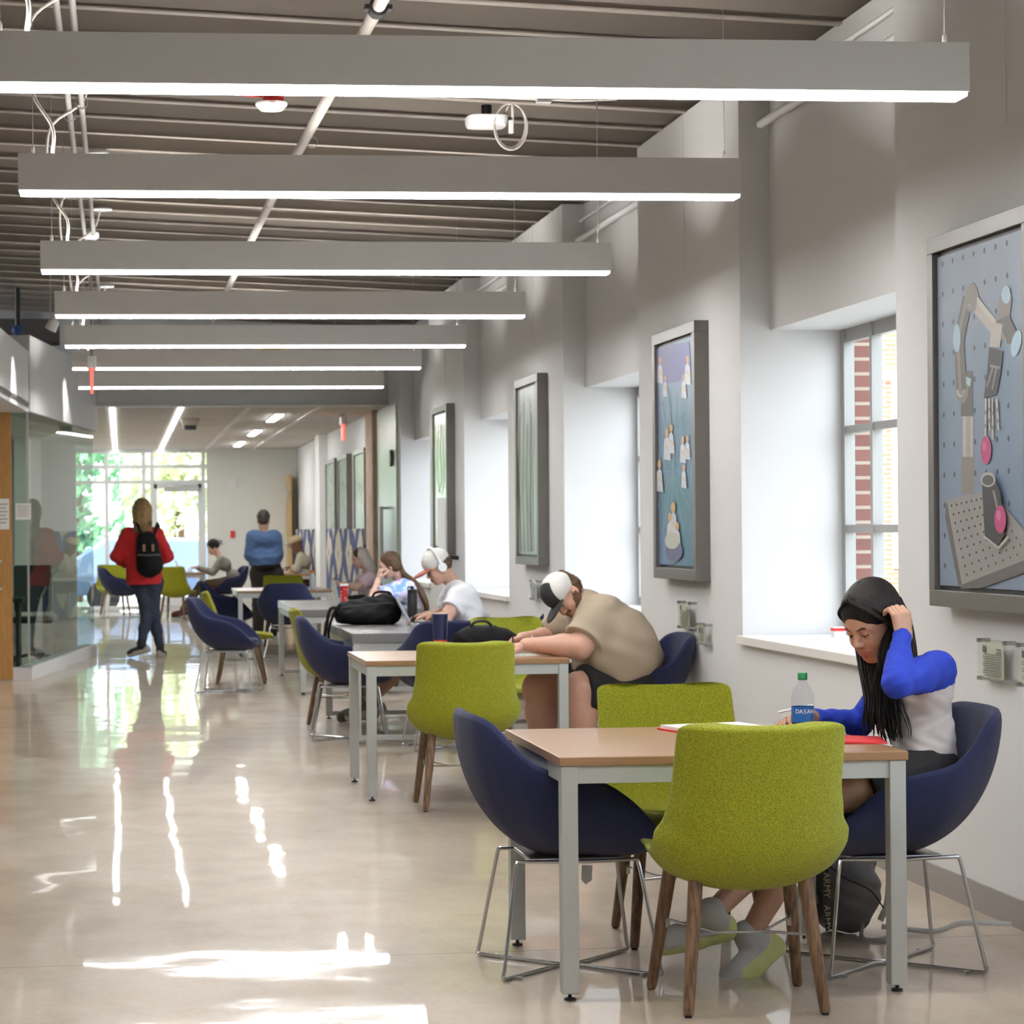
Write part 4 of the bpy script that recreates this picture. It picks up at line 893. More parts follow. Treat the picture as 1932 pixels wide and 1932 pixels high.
for s in (-1, 1): hpn.lathe([(.0, -.014), (.034, -.014), (.038, 0), (.034, .016), (0, .018)], L(0, .092 * s, -.012), 20, Matrix([[L(1, 0, 0)[i] - L(0, 0, 0)[i], L(0, 0, 1)[i] - L(0, 0, 0)[i], (L(0, 1, 0)[i] - L(0, 0, 0)[i]) * s] for i in range(3)]))
hpn.obj('headphones', M['white'], t, loc=-Vector(t.location))
khaki = mat('grey_brown_shoe', (.10, .085, .07), .8)
shoe(t, anL, (-1, -.1, -.25), khaki, mat('pale_sole', (.30, .27, .23), .7), 1.1, res=.007); shoe(t, anR, (-1, .05, -.12), khaki, khaki, 1.1, res=.007)

# --- tie-dye shirt -----------------------------------------------------------------
def tiedye():
    m = bpy.data.materials.new('tie_dye_cotton'); m.use_nodes = True; nt = m.node_tree; n = nt.nodes; l = nt.links; p = n['Principled BSDF']; p.inputs['Roughness'].default_value = .9
    tc_ = n.new('ShaderNodeTexCoord'); z = n.new('ShaderNodeTexNoise'); z.inputs['Scale'].default_value = 7; z.inputs['Detail'].default_value = 3; z.inputs['Distortion'].default_value = .8; l.new(tc_.outputs['Object'], z.inputs[0])
    r = n.new('ShaderNodeValToRGB'); l.new(z.outputs[0], r.inputs[0]); e = r.color_ramp.elements; e[0].position = .36; e[0].color = (.20, .36, .80, 1); e[1].position = .64; e[1].color = (.38, .22, .60, 1)
    for q, c in ((.43, (.28, .42, .82, 1)), (.47, (.75, .74, .85, 1)), (.53, (.62, .52, .78, 1)), (.57, (.72, .70, .84, 1))): x = e.new(q); x.color = c
    l.new(r.outputs[0], p.inputs['Base Color']); return m
t = person('person in blue and purple tie-dye shirt resting chin on hand', (2.7, 22.6, 0))
sk = skin('skin_fair', (.62, .40, .31))
hp, L, R = head_prims(W(735, 1066, 22.55), (-.93, .12, -.34), (-.3, 0, 1), .95)
hd = sdf('body', hp + [pc(L(-.03, 0, -.05), W(756, 1098, 22.6), .045, .05, .04)], .005, [sk, M['lip'], M['brow'], M['eyew'], M['iris']], t)
shL, elL, wrL = W(767, 1110, 22.4), W(703, 1130, 22.25), W(714, 1092, 22.45)
shR, elR, wrR = W(758, 1108, 22.8), W(735, 1150, 22.9), W(715, 1148, 22.75)
hipL, knL, anL = W(790, 1170, 22.5), W(700, 1182, 22.5), W(700, 1262, 22.5)
hipR, knR, anR = W(790, 1170, 22.75), W(700, 1182, 22.8), W(700, 1262, 22.8)
P = [pc(W(772, 1130, 22.5), W(768, 1130, 22.75), .09, None, .06), pc(hipL, hipR, .11, None, .06)] + limb(shL, elL, wrL, (.05, .045, .038, .038, .025)) + limb(shR, elR, wrR, (.05, .045, .038, .038, .025)) + limb(hipL, knL, anL, (.09, .08, .06, .058, .04)) + limb(hipR, knR, anR, (.09, .08, .06, .058, .04))
join(hd, sdf('body', P, .01, [sk], t)); hd.name = 'body'
join(hd, sdf('body', hand(wrL, (.25, 0, 1), (.9, .3, 0), .95, thumb=1, curl=(.7, .8, .5)), .005, [sk], t))
P = [pc(W(770, 1122, 22.45), W(766, 1122, 22.78), .105, None, .08), pc(W(780, 1145, 22.5), W(776, 1145, 22.72), .11, None, .08), pk(W(780, 1145, 22.6), W(788, 1172, 22.6), .135, .14, .05), pc(W(757, 1104, 22.55), W(756, 1104, 22.65), .055, None, .05),
     pc(shL, shL.lerp(elL, .3), .085, .09, .05), pk(shL, shL.lerp(elL, .75), .085, .095, .04), pk(shR, shR.lerp(elR, .7), .08, .09, .04)]
sdf('tshirt', P, .009, [tiedye()], t, folds=(.006, 34, 3))
sdf('trousers', [pc(hipL, hipR, .12, None, .06), pk(hipL, knL, .105, .08, .03), pk(hipR, knR, .105, .08, .03)], .011, [blk], t)
hr = sdf('hair', [pe(L(-.02, 0, .035), (.102, .086, .098), R, .02), pe(L(-.04, 0, -.03), (.07, .078, .06), R, .03), pe(L(.105, 0, -.03), (.085, .10, .095), R, .012, 0, -1)], .005, [M['hair_brown']], t, folds=(.0015, 150, 1))
tail = [L(-.09, .02, -.02), W(762, 1082, 22.55), W(785, 1100, 22.42), W(799, 1125, 22.38), W(806, 1145, 22.38), W(801, 1165, 22.4)]
join(hr, shift(locks([tail], .022, 3, 14, .016).obj('hair', M['hair_brown'], t), t)); hr.modifiers.clear()
tl = G().lathe([(.027, -.012), (.031, -.010), (.031, .010), (.027, .012)], wrL.lerp(elL, .18), 16).obj('wrist_watch', mat('gold_watch', (.7, .55, .35), .3, .7), t, loc=-Vector(t.location))

# --- blonde person -------------------------------------------------------------------
t = person('person with long pale blonde hair and white top holding a phone', (2.85, 28.5, 0))
hp, L, R = head_prims(W(679, 1053, 28.4), (-.92, -.1, -.36), (-.3, 0, 1), .95)
hd = sdf('body', hp + [pc(L(-.03, 0, -.05), W(692, 1077, 28.45), .045, .05, .04)], .006, [sk, M['lip'], M['brow'], M['eyew'], M['iris']], t)
shL, elL, wrL = W(701, 1086, 28.25), W(673, 1108, 28.15), W(643, 1103, 28.3)
shR, elR, wrR = W(690, 1086, 28.65), W(668, 1108, 28.7), W(641, 1101, 28.45)
hipL, knL, anL = W(712, 1135, 28.4), W(645, 1138, 28.4), W(645, 1205, 28.4)
hipR, knR, anR = W(712, 1135, 28.65), W(645, 1138, 28.7), W(645, 1205, 28.7)
P = [pc(W(702, 1100, 28.35), W(699, 1100, 28.6), .09, None, .06), pc(hipL, hipR, .11, None, .06)] + limb(shL, elL, wrL, (.05, .045, .038, .036, .025)) + limb(shR, elR, wrR, (.05, .045, .038, .036, .025)) + limb(hipL, knL, anL, (.09, .08, .06, .058, .04)) + limb(hipR, knR, anR, (.09, .08, .06, .058, .04))
join(hd, sdf('body', P, .012, [sk], t)); hd.name = 'body'
for h in (hand(wrL, (-1, .1, .3), (0, .6, .5), .95, thumb=-1), hand(wrR, (-1, -.1, .3), (0, -.6, .5), .95, thumb=1)): join(hd, sdf('body', h, .006, [sk], t))
P = [pc(W(700, 1094, 28.3), W(696, 1094, 28.62), .10, None, .08), pk(W(700, 1105, 28.45), W(705, 1136, 28.45), .135, .14, .05), pk(shL, shL.lerp(elL, .75), .08, .075, .04), pk(shR, shR.lerp(elR, .75), .078, .07, .04)]
sdf('top', P, .011, [mat('white_pink_cotton', (.74, .68, .74), .9, noise=(6, (.72, .50, .58)))], t, folds=(.004, 34, 3))
sdf('trousers', [pc(hipL, hipR, .12, None, .06), pk(hipL, knL, .105, .08, .03), pk(hipR, knR, .105, .08, .03)], .013, [blk], t)
hr = sdf('hair', [pe(L(-.02, 0, .035), (.102, .086, .098), R, .02), pc(L(-.045, 0, -.02), L(-.075, 0, -.17), .082, .065, .04), pe(L(.105, 0, -.04), (.085, .10, .10), R, .012, 0, -1)], .006, [M['hair_blonde'], M['hair_brown']], t, folds=(.002, 130, 1))
for pl_ in hr.data.polygons:
    q = pl_.center + Vector(t.location) - L(0, 0, 0); 
    if q.dot(L(1, 0, .5) - L(0, 0, 0)) > .045: pl_.material_index = 1

# --- walking person in the red jacket ------------------------------------------------
t = person('person in red jacket with long fair hair walking away down the aisle', (.3, 28, 0))
Yw = 28.0; redj = fab('red_jacket_fabric', (.55, .018, .02)); jean = fab('dark_jeans', (.032, .040, .068))
hc = W(268, 962, Yw)
hp, L, R = head_prims(hc, (.0, 1, -.1), (0, 0, 1), 1.0)
hipL, knL, anL = W(266, 1098, Yw), W(277, 1160, Yw + .0), W(267, 1214, Yw - .28)
hipR, knR, anR = W(289, 1098, Yw), W(289, 1158, Yw + .02), W(302, 1222, Yw - .02)
shL, elL, wrL = W(240, 1008, Yw), W(219, 1050, Yw - .05), W(240, 1068, Yw + .28)
shR, elR, wrR = W(296, 1008, Yw), W(317, 1050, Yw - .05), W(300, 1062, Yw + .28)
P = hp + [pc(L(-.02, 0, -.05), W(268, 995, Yw), .05, .055, .04), pc(W(252, 1015, Yw), W(284, 1015, Yw), .09, None, .05), pc(hipL, hipR, .10, None, .05)] + limb(shL, elL, wrL, (.05, .045, .04, .038, .026)) + limb(shR, elR, wrR, (.05, .045, .04, .038, .026)) + limb(hipL, knL, anL, (.09, .08, .055, .055, .035)) + limb(hipR, knR, anR, (.09, .08, .055, .055, .035))
hd = sdf('body', P, .009, [sk, M['lip'], M['brow'], M['eyew'], M['iris']], t)
for h in (hand(wrL, (.2, 1, .1), (1, 0, 0), 1, thumb=-1), hand(wrR, (-.2, 1, .1), (-1, 0, 0), 1, thumb=1)): join(hd, sdf('body', h, .007, [sk], t))
P = [pc(W(250, 1015, Yw), W(286, 1015, Yw), .12, None, .08), pc(W(252, 1050, Yw), W(284, 1050, Yw), .125, None, .08), pk(W(270, 1050, Yw), W(273, 1103, Yw), .20, .215, .05), pc(W(268, 988, Yw), W(268, 998, Yw), .068, .075, .03),
     pc(shL, elL, .078, .068, .05), pk(elL, elL.lerp(wrL, .85), .068, .05, .03), pc(shR, elR, .078, .068, .05), pk(elR, elR.lerp(wrR, .85), .068, .05, .03), pe(W(270, 1108, Yw - .1), (.5, .5, .03), None, .02, 0, -1), pe(W(290, 1130, Yw - .1), (.09, .5, .13), None, .02, 0, -1)]
sdf('jacket', P, .009, [redj], t, folds=(.006, 28, 1))
P = [pc(hipL, hipR, .122, None, .05), pc(hipL, knL, .100, .074, .05), pc(knL, knL.lerp(anL, .5), .072, .062, .03), pk(knL.lerp(anL, .4), anL + V3(0, 0, .01), .064, .050, .03), pc(hipR, knR, .100, .074, .05), pc(knR, knR.lerp(anR, .5), .072, .062, .03), pk(knR.lerp(anR, .4), anR + V3(0, 0, .01), .064, .050, .03)]
sdf('jeans', P, .009, [jean], t, folds=(.004, 40, 1))
sdf('hair', [pe(L(-.02, 0, .03), (.112, .10, .110), R, .02), pc(L(-.05, .02, -.03), L(-.075, .03, -.22), .095, .075, .05), pc(L(-.05, -.02, -.03), L(-.07, -.045, -.22), .095, .07, .05), pe(L(.12, 0, -.03), (.09, .2, .11), R, .012, 0, -1)], .007, [M['hair_dirty']], t, folds=(.005, 90, 1))
M['cord_grey'] = mat('worn_sole', (.38, .34, .30), .8); cv = mat('canvas_shoe', (.02, .02, .022), .8)
shoe(t, anL, (-.85, .35, -.25), cv, M['cord_grey'], 1.0, up=(-.2, -.1, .9), res=.007); shoe(t, anR + V3(0, 0, .0), (.25, 1, -.05), cv, M['cord_grey'], 1.0, res=.007)

# --- standing person in blue sweater ---------------------------------------------------
t = person('person in blue sweater and black trousers standing, back turned', (1.95, 33, 0))
Yw = 33.0; bs = fab('blue_knit', (.065, .13, .27)); brk = fab('black_trouser', (.02, .016, .014))
hp, L, R = head_prims(W(497, 981, Yw), (.15, 1, -.2), (0, 0, 1), 1.0, False)
hipL, knL, anL = W(489, 1083, Yw), W(488, 1140, Yw), W(487, 1192, Yw); hipR, knR, anR = W(517, 1083, Yw), W(517, 1140, Yw), W(517, 1192, Yw)
shL, elL, wrL = W(476, 1012, Yw), W(471, 1048, Yw - .02), W(488, 1052, Yw + .22); shR, elR, wrR = W(520, 1012, Yw), W(525, 1046, Yw - .02), W(508, 1048, Yw + .22)
P = hp + [pc(L(-.02, 0, -.05), W(498, 1004, Yw), .058, .06, .04), pc(W(486, 1020, Yw), W(508, 1020, Yw), .09, None, .05), pc(hipL, hipR, .11, None, .05)] + limb(shL, elL, wrL, (.05, .05, .04, .04, .028)) + limb(shR, elR, wrR, (.05, .05, .04, .04, .028)) + limb(hipL, knL, anL, (.09, .085, .06, .055, .04)) + limb(hipR, knR, anR, (.09, .085, .06, .055, .04))
hd = sdf('body', P, .010, [sk, M['lip'], M['brow'], M['eyew'], M['iris']], t)
for h in (hand(wrL, (1, .2, 0), (0, -1, 0), 1, thumb=1), hand(wrR, (-1, .2, 0), (0, -1, 0), 1, thumb=-1)): join(hd, sdf('body', h, .008, [sk], t))
P = [pc(W(484, 1018, Yw), W(512, 1018, Yw), .125, None, .08), pc(W(485, 1050, Yw), W(512, 1050, Yw), .13, None, .08), pk(W(499, 1050, Yw), W(500, 1066, Yw), .215, .21, .05), pc(shL, elL, .085, .075, .05), pk(elL, elL.lerp(wrL, .9), .075, .05, .03), pc(shR, elR, .085, .075, .05), pk(elR, elR.lerp(wrR, .9), .075, .05, .03)]
sdf('sweater', P, .010, [bs], t, folds=(.004, 30, 1))
sdf('trousers', [pc(hipL, hipR, .13, None, .05), pk(W(500, 1056, Yw), W(502, 1070, Yw), .19, .2, .04), pc(hipL, knL, .12, .09, .05), pk(knL, anL, .09, .075, .03), pc(hipR, knR, .12, .09, .05), pk(knR, anR, .09, .075, .03)], .011, [brk], t)
sdf('hair', [pe(L(-.015, 0, .04), (.108, .09, .105), R, .02), pe(L(-.06, 0, -.03), (.05, .07, .05), R, .03), pe(L(.115, 0, -.03), (.085, .2, .12), R, .012, 0, -1)], .007, [mat('dark_brown_hair', (.035, .022, .016), .6)], t, folds=(.004, 110, 1))
shoe(t, anL, (0, 1, 0), cv, cv, 1.0, res=.009); shoe(t, anR, (0, 1, 0), cv, cv, 1.0, res=.009)

# --- two seated people at the far end ---------------------------------------------------
def far_sitter(label, Yw, head, hf, neck, sh, el, wr, hip, kn, an, top, low, hairc, skc, sh_m, tr=.115):
    t = person(label, (W(hip[0], hip[1], Yw).x, Yw, 0)); d = .17
    hp, L, R = head_prims(W(*head, Yw), hf, (-.25, 0, 1), 1.0, False)
    q = lambda p, s: W(p[0], p[1], Yw + s * d)
    P = hp + [pc(L(-.03, 0, -.05), W(*neck, Yw), .055, .06, .04), pc(q(hip, -.6), q(hip, .6), .11, None, .05)]
    T = [pc(q(sh, -.7) + V3(.05, 0, -.08), q(sh, .7) + V3(.05, 0, -.08), tr, None, .08), pc(q(hip, -.5) + V3(0, 0, .12), q(hip, .5) + V3(0, 0, .12), tr, None, .08)]
    Lg = [pc(q(hip, -.6), q(hip, .6), .125, None, .05)]
    for s in (-1, 1):
        P += limb(q(sh, s), q(el, s * 1.2), q(wr, s), (.05, .048, .04, .038, .028)) + limb(q(hip, s * .6), q(kn, s * .7), q(an, s * .7), (.09, .08, .06, .055, .04))
        T += [pc(q(sh, s), q(el, s * 1.2), .075, .062, .04), pk(q(el, s * 1.2), q(el, s * 1.2).lerp(q(wr, s), .9), .06, .045, .03)]
        Lg += [pc(q(hip, s * .6), q(kn, s * .7), .11, .082, .04), pk(q(kn, s * .7), q(an, s * .7), .08, .06, .03)]
    hd = sdf('body', P, .011, [skc, M['lip'], M['brow'], M['eyew'], M['iris']], t)
    for s in (-1, 1): join(hd, sdf('body', hand(q(wr, s), (-1, 0, -.1), (0, 0, -1), 1, thumb=s), .009, [skc], t))
    sdf('sweater', T, .012, [top], t, folds=(.003, 30, 1)); sdf('trousers', Lg, .012, [low], t)
    for s in (-1, 1): shoe(t, q(an, s * .7), (-1, 0, -.1), sh_m, sh_m, 1.05, res=.010)
    return t, L, R
khk = fab('brown_trousers', (.13, .075, .05)); gsw = fab('grey_knit', (.24, .225, .20))
t, L, R = far_sitter('person in grey sweater and brown trousers using the laptop at the farthest table', 41, (402, 1032), (-.9, -.1, -.4), (413, 1048), (418, 1056), (402, 1080), (368, 1070), (440, 1100), (380, 1104), (346, 1148), gsw, khk, None, sk, mat('brown_leather', (.10, .03, .015), .5))
sdf('hair', [pe(L(-.015, 0, .035), (.112, .094, .106), R, .02), pe(L(.125, 0, -.05), (.085, .2, .12), R, .012, 0, -1)], .008, [M['hair_black']], t)
t, L, R = far_sitter('person in cream shirt and pale cap sitting before the far patterned panel', 39, (560, 1026), (-.95, -.1, -.3), (566, 1042), (568, 1050), (560, 1075), (548, 1070), (580, 1102), (535, 1104), (535, 1160), fab('cream_shirt', (.50, .48, .36)), khk, None, skin('skin_dark', (.16, .075, .045)), cv)
cp = sdf('cap', [pe(L(0, 0, .06), (.115, .095, .08), R, .01), pe(L(0, 0, -.05), (.3, .3, .09), R, .01, 0, -1)], .008, [mat('straw_cap', (.55, .44, .28), .8)], t)
sdf('cap_brim', [pe(L(.13, 0, .03), (.07, .07, .014), R, .01)], .008, [mat('straw_cap_brim', (.35, .26, .15), .8)], cp)
# ================================================================ PICTURES AND PLAQUES
def picture(y0, y1, z0, z1, label, cm, glassy=False):
    t = thing('framed_picture', label, 'picture', (XW, (y0 + y1) / 2, z0)); w = (y1 - y0) / 2; h = z1 - z0; b = .062
    g = G(); d = -.082
    g.b2((d, -w, 0), (0, w, b)); g.b2((d, -w, h - b), (0, w, h)); g.b2((d, -w, b), (0, -w + b, h - b)); g.b2((d, w - b, b), (0, w, h - b))
    g.obj('frame', M['frame'], t, bevel=.002, smooth=False)
    G().b2((-.058, -w + b, b), (-.01, w - b, h - b)).obj('shadow_gap', M['black'], t, smooth=False)
    return t, G().b2((-.066, -w + b + .018, b + .018), (-.058, w - b - .018, h - b - .018)).obj('canvas', cm, t, smooth=False)
class Paint:
    """flat painted shapes on a canvas facing the hall"""
    def __init__(s, t, X=XW - .066): s.g = G(); s.t = t; s.X = X; s.n = 0; s.ms = []
    def m(s, c):
        k = 'paint_%d_%d_%d' % tuple(int(v * 100) for v in c)
        if k not in M: M[k] = mat(k, c, .45)
        if M[k] not in s.ms: s.ms.append(M[k])
        s.g.cur = s.ms.index(M[k])
    def poly(s, pts, c):
        s.m(c); s.n += 1; X = s.X - .00012 * s.n - .0004; P = [WX(x, y, X) - Vector(s.t.location) for x, y in pts]
        s.g.add(P, [tuple(range(len(P)))])
    def ell(s, x, y, a, b, c, n=16, rot=0):
        s.poly([(x + a * math.cos(q) * math.cos(rot) - b * math.sin(q) * math.sin(rot), y + a * math.cos(q) * math.sin(rot) + b * math.sin(q) * math.cos(rot)) for q in [2 * PI * i / n for i in range(n)]], c)
    def line(s, pts, w, c):
        for (x0, y0), (x1, y1) in zip(pts, pts[1:]):
            L = math.hypot(x1 - x0, y1 - y0) or 1; nx, ny = -(y1 - y0) / L * w / 2, (x1 - x0) / L * w / 2
            s.poly([(x0 + nx, y0 + ny), (x1 + nx, y1 + ny), (x1 - nx, y1 - ny), (x0 - nx, y0 - ny)], c)
    def done(s): return s.g.obj('painted_image', s.ms, s.t, smooth=False)
cv1 = mat('blue_grey_canvas', (.22, .26, .34), .4, noise=(1.6, (.15, .22, .30), (1, 1, 1), .3, .7))
t, _ = picture(8.03, 9.08, 1.135, 2.55, 'largest framed painting, a grey robot arm holding a pink ball, nearest pier', cv1)
p = Paint(t)
cvx = lambda Y, z: (228 + 0, 0)
for j in range(11):
    for i in range(7):
        c0 = Vector((p.X - .0005, 8.94 - .112 * i, 2.44 - .115 * j)); gg = p.g; p.m((.055, .07, .10))
        P = [c0 - Vector(t.location) + Vector((0, .011 * math.cos(a), .011 * math.sin(a))) for a in [2 * PI * q / 12 for q in range(12)]]; gg.add(P, [tuple(range(12))])
gr, gd, lg, bk, cy = (.22, .20, .185), (.115, .105, .10), (.42, .39, .36), (.035, .035, .04), (.36, .52, .62)
p.line([(1826, 855), (1826, 932)], 24, gr); p.line([(1826, 786), (1826, 862)], 20, lg); p.line([(1827, 786), (1827, 862)], 8, (.33, .31, .29))
p.line([(1824, 700), (1824, 785)], 22, gd); p.ell(1815, 732, 12, 30, gr); p.ell(1812, 728, 8, 22, lg); p.ell(1813, 728, 6, 18, gr); p.poly([(1818, 708), (1832, 715), (1830, 730), (1820, 722)], cy)
p.line([(1814, 735), (1809, 640), (1826, 560)], 19, gd); p.line([(1811, 735), (1807, 640), (1824, 560)], 6, gr); p.ell(1805, 638, 7, 27, cy)
p.ell(1833, 562, 13, 28, gr); p.line([(1836, 568), (1884, 628)], 24, lg); p.line([(1838, 560), (1886, 620)], 7, (.5, .47, .44)); p.ell(1836, 566, 7, 22, gr)
p.line([(1898, 560), (1886, 640)], 24, gr); p.line([(1892, 600), (1914, 645)], 24, gd); p.ell(1898, 556, 9, 17, cy); p.ell(1917, 648, 9, 26, cy, rot=.2)
p.line([(1882, 610), (1876, 655)], 20, lg); p.poly([(1866, 655), (1892, 662), (1888, 705), (1880, 745), (1856, 752), (1862, 705)], bk); p.line([(1868, 690), (1886, 694)], 5, gr); p.line([(1862, 730), (1874, 690)], 3, gr); p.line([(1872, 735), (1880, 692)], 3, gr)
for x0, x1, y1 in ((1860, 1859, 826), (1866, 1867, 812), (1872, 1873, 830), (1880, 1884, 812)):
    p.line([(x0, 752), (x1, y1)], 3.6, lg)
    for q in (.35, .7): p.ell(x0 + (x1 - x0) * q, 752 + (y1 - 752) * q, 3, 4, gr)
p.ell(1860, 849, 10, 27, (.42, .05, .17)); p.ell(1857, 842, 4, 10, (.55, .12, .27))
p.poly([(1786, 944), (1862, 926), (1876, 930), (1940, 1012), (1940, 1054), (1815, 1103)], (.27, .255, .245)); p.poly([(1786, 944), (1815, 1103), (1808, 1105), (1783, 975)], gd); p.poly([(1815, 1103), (1940, 1054), (1940, 1078), (1850, 1110), (1812, 1110)], gd)
for i in range(9):
    for j in range(9):
        a, b = (i + .5) / 9, (j + .5) / 9; x = (1789 + 82 * a) * (1 - b) + (1819 + 125 * a) * b; y = (947 - 18 * a) * (1 - b) + (1095 - 50 * a) * b; p.ell(x, y, 1.6, 2.6, bk, 8)
p.poly([(1852, 905), (1876, 905), (1888, 928), (1892, 1000), (1896, 1008), (1882, 1032), (1858, 1012)], bk); p.ell(1864, 905, 14, 14, lg); p.ell(1864, 906, 11, 10, (.08, .08, .09)); p.line([(1874, 925), (1882, 960)], 4, gr)
p.line([(1856, 1012), (1884, 1034), (1902, 1012)], 4, lg); p.ell(1887, 980, 11, 27, (.42, .05, .17)); p.ell(1884, 972, 4, 10, (.58, .14, .3))
p.done()
t, _ = picture(12.89, 13.94, 1.15, 2.57, 'framed blue painting with small white coated figures, on the second pier', mat('teal_blue_canvas', (.13, .20, .36), .35, noise=(3, (.05, .15, .19), (1, 1, 1), .35, .65)))
p = Paint(t); wc, or_, tl = (.50, .52, .56), (.50, .30, .13), (.10, .24, .27)
for a in range(14): q = 2 * PI * a / 14; p.line([(1270, 890), (1270 + 34 * math.cos(q), 890 + 160 * math.sin(q))], 1.6, (.16, .30, .36))
p.poly([(1236, 660), (1262, 650), (1300, 645), (1304, 700), (1280, 720), (1240, 725)], (.15, .15, .33))
for x, y, s_, lg_ in ((1245, 700, 1, 0), (1255, 730, .8, 0), (1297, 700, 1.1, 0), (1290, 730, .9, 0), (1258, 840, 1.2, 0), (1266, 830, 1.1, 0), (1288, 850, 1, 0), (1297, 846, .9, 0), (1244, 900, 1.2, 0), (1290, 900, .9, 0), (1270, 985, 1.4, 0), (1278, 1015, 1.1, 0), (1264, 1000, 1.2, 0)):
    p.poly([(x - 5 * s_, y + 22 * s_), (x - 4 * s_, y - 8 * s_), (x, y - 14 * s_), (x + 4 * s_, y - 8 * s_), (x + 6 * s_, y + 24 * s_)], wc); p.ell(x, y - 20 * s_, 3 * s_, 7 * s_, or_, 10); p.line([(x - 2, y), (x + 5 * s_, y + 10 * s_)], 2.4, (.55, .38, .2))
p.ell(1272, 1040, 16, 20, (.12, .12, .22)); p.ell(1268, 1020, 14, 16, (.42, .44, .36)); p.done()
t, _ = picture(17.87, 18.93, 1.165, 2.61, 'framed grey painting with a green reflection painted in, on the third pier', mat('green_reflection_tint', (.22, .24, .20), .3, noise=(5, (.08, .10, .09), (1, 3, .6), .35, .65)))  # greenish tone is reflected light put into the canvas colour
p = Paint(t)
for k in range(9): p.line([(978 + 3.4 * k, 760 + 20 * (k % 3)), (976 + 3.5 * k, 900 + 14 * (k % 4)), (980 + 3.2 * k, 1040)], 1.2, (.06, .075, .06) if k % 2 else (.32, .35, .32))
p.done()
t, _ = picture(22.95, 24.05, 1.2, 2.65, 'framed painting with loose dark outlines and a pale green reflection painted in, on the fourth pier', mat('pale_green_reflection_tint', (.42, .48, .38), .2, noise=(3, (.22, .34, .12), (1, 1, .7), .4, .62)))  # pale green stands in for a reflection, painted as canvas colour
p = Paint(t); p.line([(827, 815), (825, 870), (829, 930), (834, 900), (831, 850), (832, 800)], 1.2, (.10, .13, .08)); p.line([(836, 820), (838, 900), (834, 935)], 1.1, (.12, .16, .1)); p.done()
gm = mat('pale_reflection_tint', (.45, .52, .49), .15, noise=(2, (.30, .40, .33)))  # whitish reflected light on the pictures, put into their base colour
for (a, b), nm in zip(((30.85, 32.3), (33.3, 34.7), (35.2, 36.8)), ('nearest of the three pale pictures above the patterned panel', 'middle one of the three pale pictures above the patterned panel', 'farthest of the three pale pictures above the patterned panel')):
    picture(a, b, 1.25, 2.5, nm, gm)
def plaque(Y, zc, h, w, label):
    t = thing('acrylic_plaque', label, 'plaque', (XW, Y, zc))
    G().b2((-.042, -w / 2, -h / 2), (-.038, w / 2, h / 2)).obj('clear_sheet', M['acryl'], t, smooth=False)
    G().b2((-.0375, -w / 2 + .035, -h / 2 + .012), (-.0365, w / 2 - .04, h / 2 - .012)).obj('printed_sheet', mat('olive_paper', (.60, .585, .50), .6), t, smooth=False)
    g = G()
    for k in range(10): g.b2((-.0432, -w / 2 + .05, -h / 2 + .022 + k * .0085), (-.0425, w / 2 - .055 - .02 * (k % 3 == 0), -h / 2 + .0245 + k * .0085))
    g.b2((-.0432, w / 2 - .085, h / 2 - .05), (-.0425, w / 2 - .055, h / 2 - .025)); g.b2((-.0432, -w / 2 + .05, h / 2 - .05), (-.0425, -w / 2 + .10, h / 2 - .045)); g.b2((-.0432, -w / 2 + .05, h / 2 - .037), (-.0425, -w / 2 + .095, h / 2 - .032))
    g.obj('print', M['ink'], t, smooth=False)
    for y in (-1, 1):
        for z in (-1, 1): G().tube([(-.048, y * (w / 2 - .015), z * (h / 2 - .008)), (0, y * (w / 2 - .015), z * (h / 2 - .008))], .008, 12).obj('standoff', M['chrome'], t)
plaque(8.52, .95, .155, .29, 'clear acrylic plaque under the robot arm painting'); plaque(8.13, .95, .155, .29, 'clear acrylic plaque at the right edge, nearest of all')
plaque(13.35, .95, .155, .30, 'clear acrylic plaque under the blue painting'); plaque(18.35, .97, .155, .30, 'clear acrylic plaque under the grey painting with the painted green reflection'); plaque(12.95, .86, .12, .2, 'small clear acrylic holder just right of the plaque under the blue painting')
# slim white box on a black bracket before the fourth picture
t = thing('wall_device', 'slim white upright box on a black bracket below the painting with the painted pale green reflection', 'wall device', (XW, 22.75, 1.22))
G().b2((-.20, -.03, 0), (-.12, .03, .52)).obj('white_case', M['white'], t, bevel=.01); G().tube([(-.16, 0, 0), (-.14, 0, -.04), (0, 0, -.05)], .02).ell((-.15, 0, -.03), (.045, .045, .045)).obj('bracket', M['black'], t)
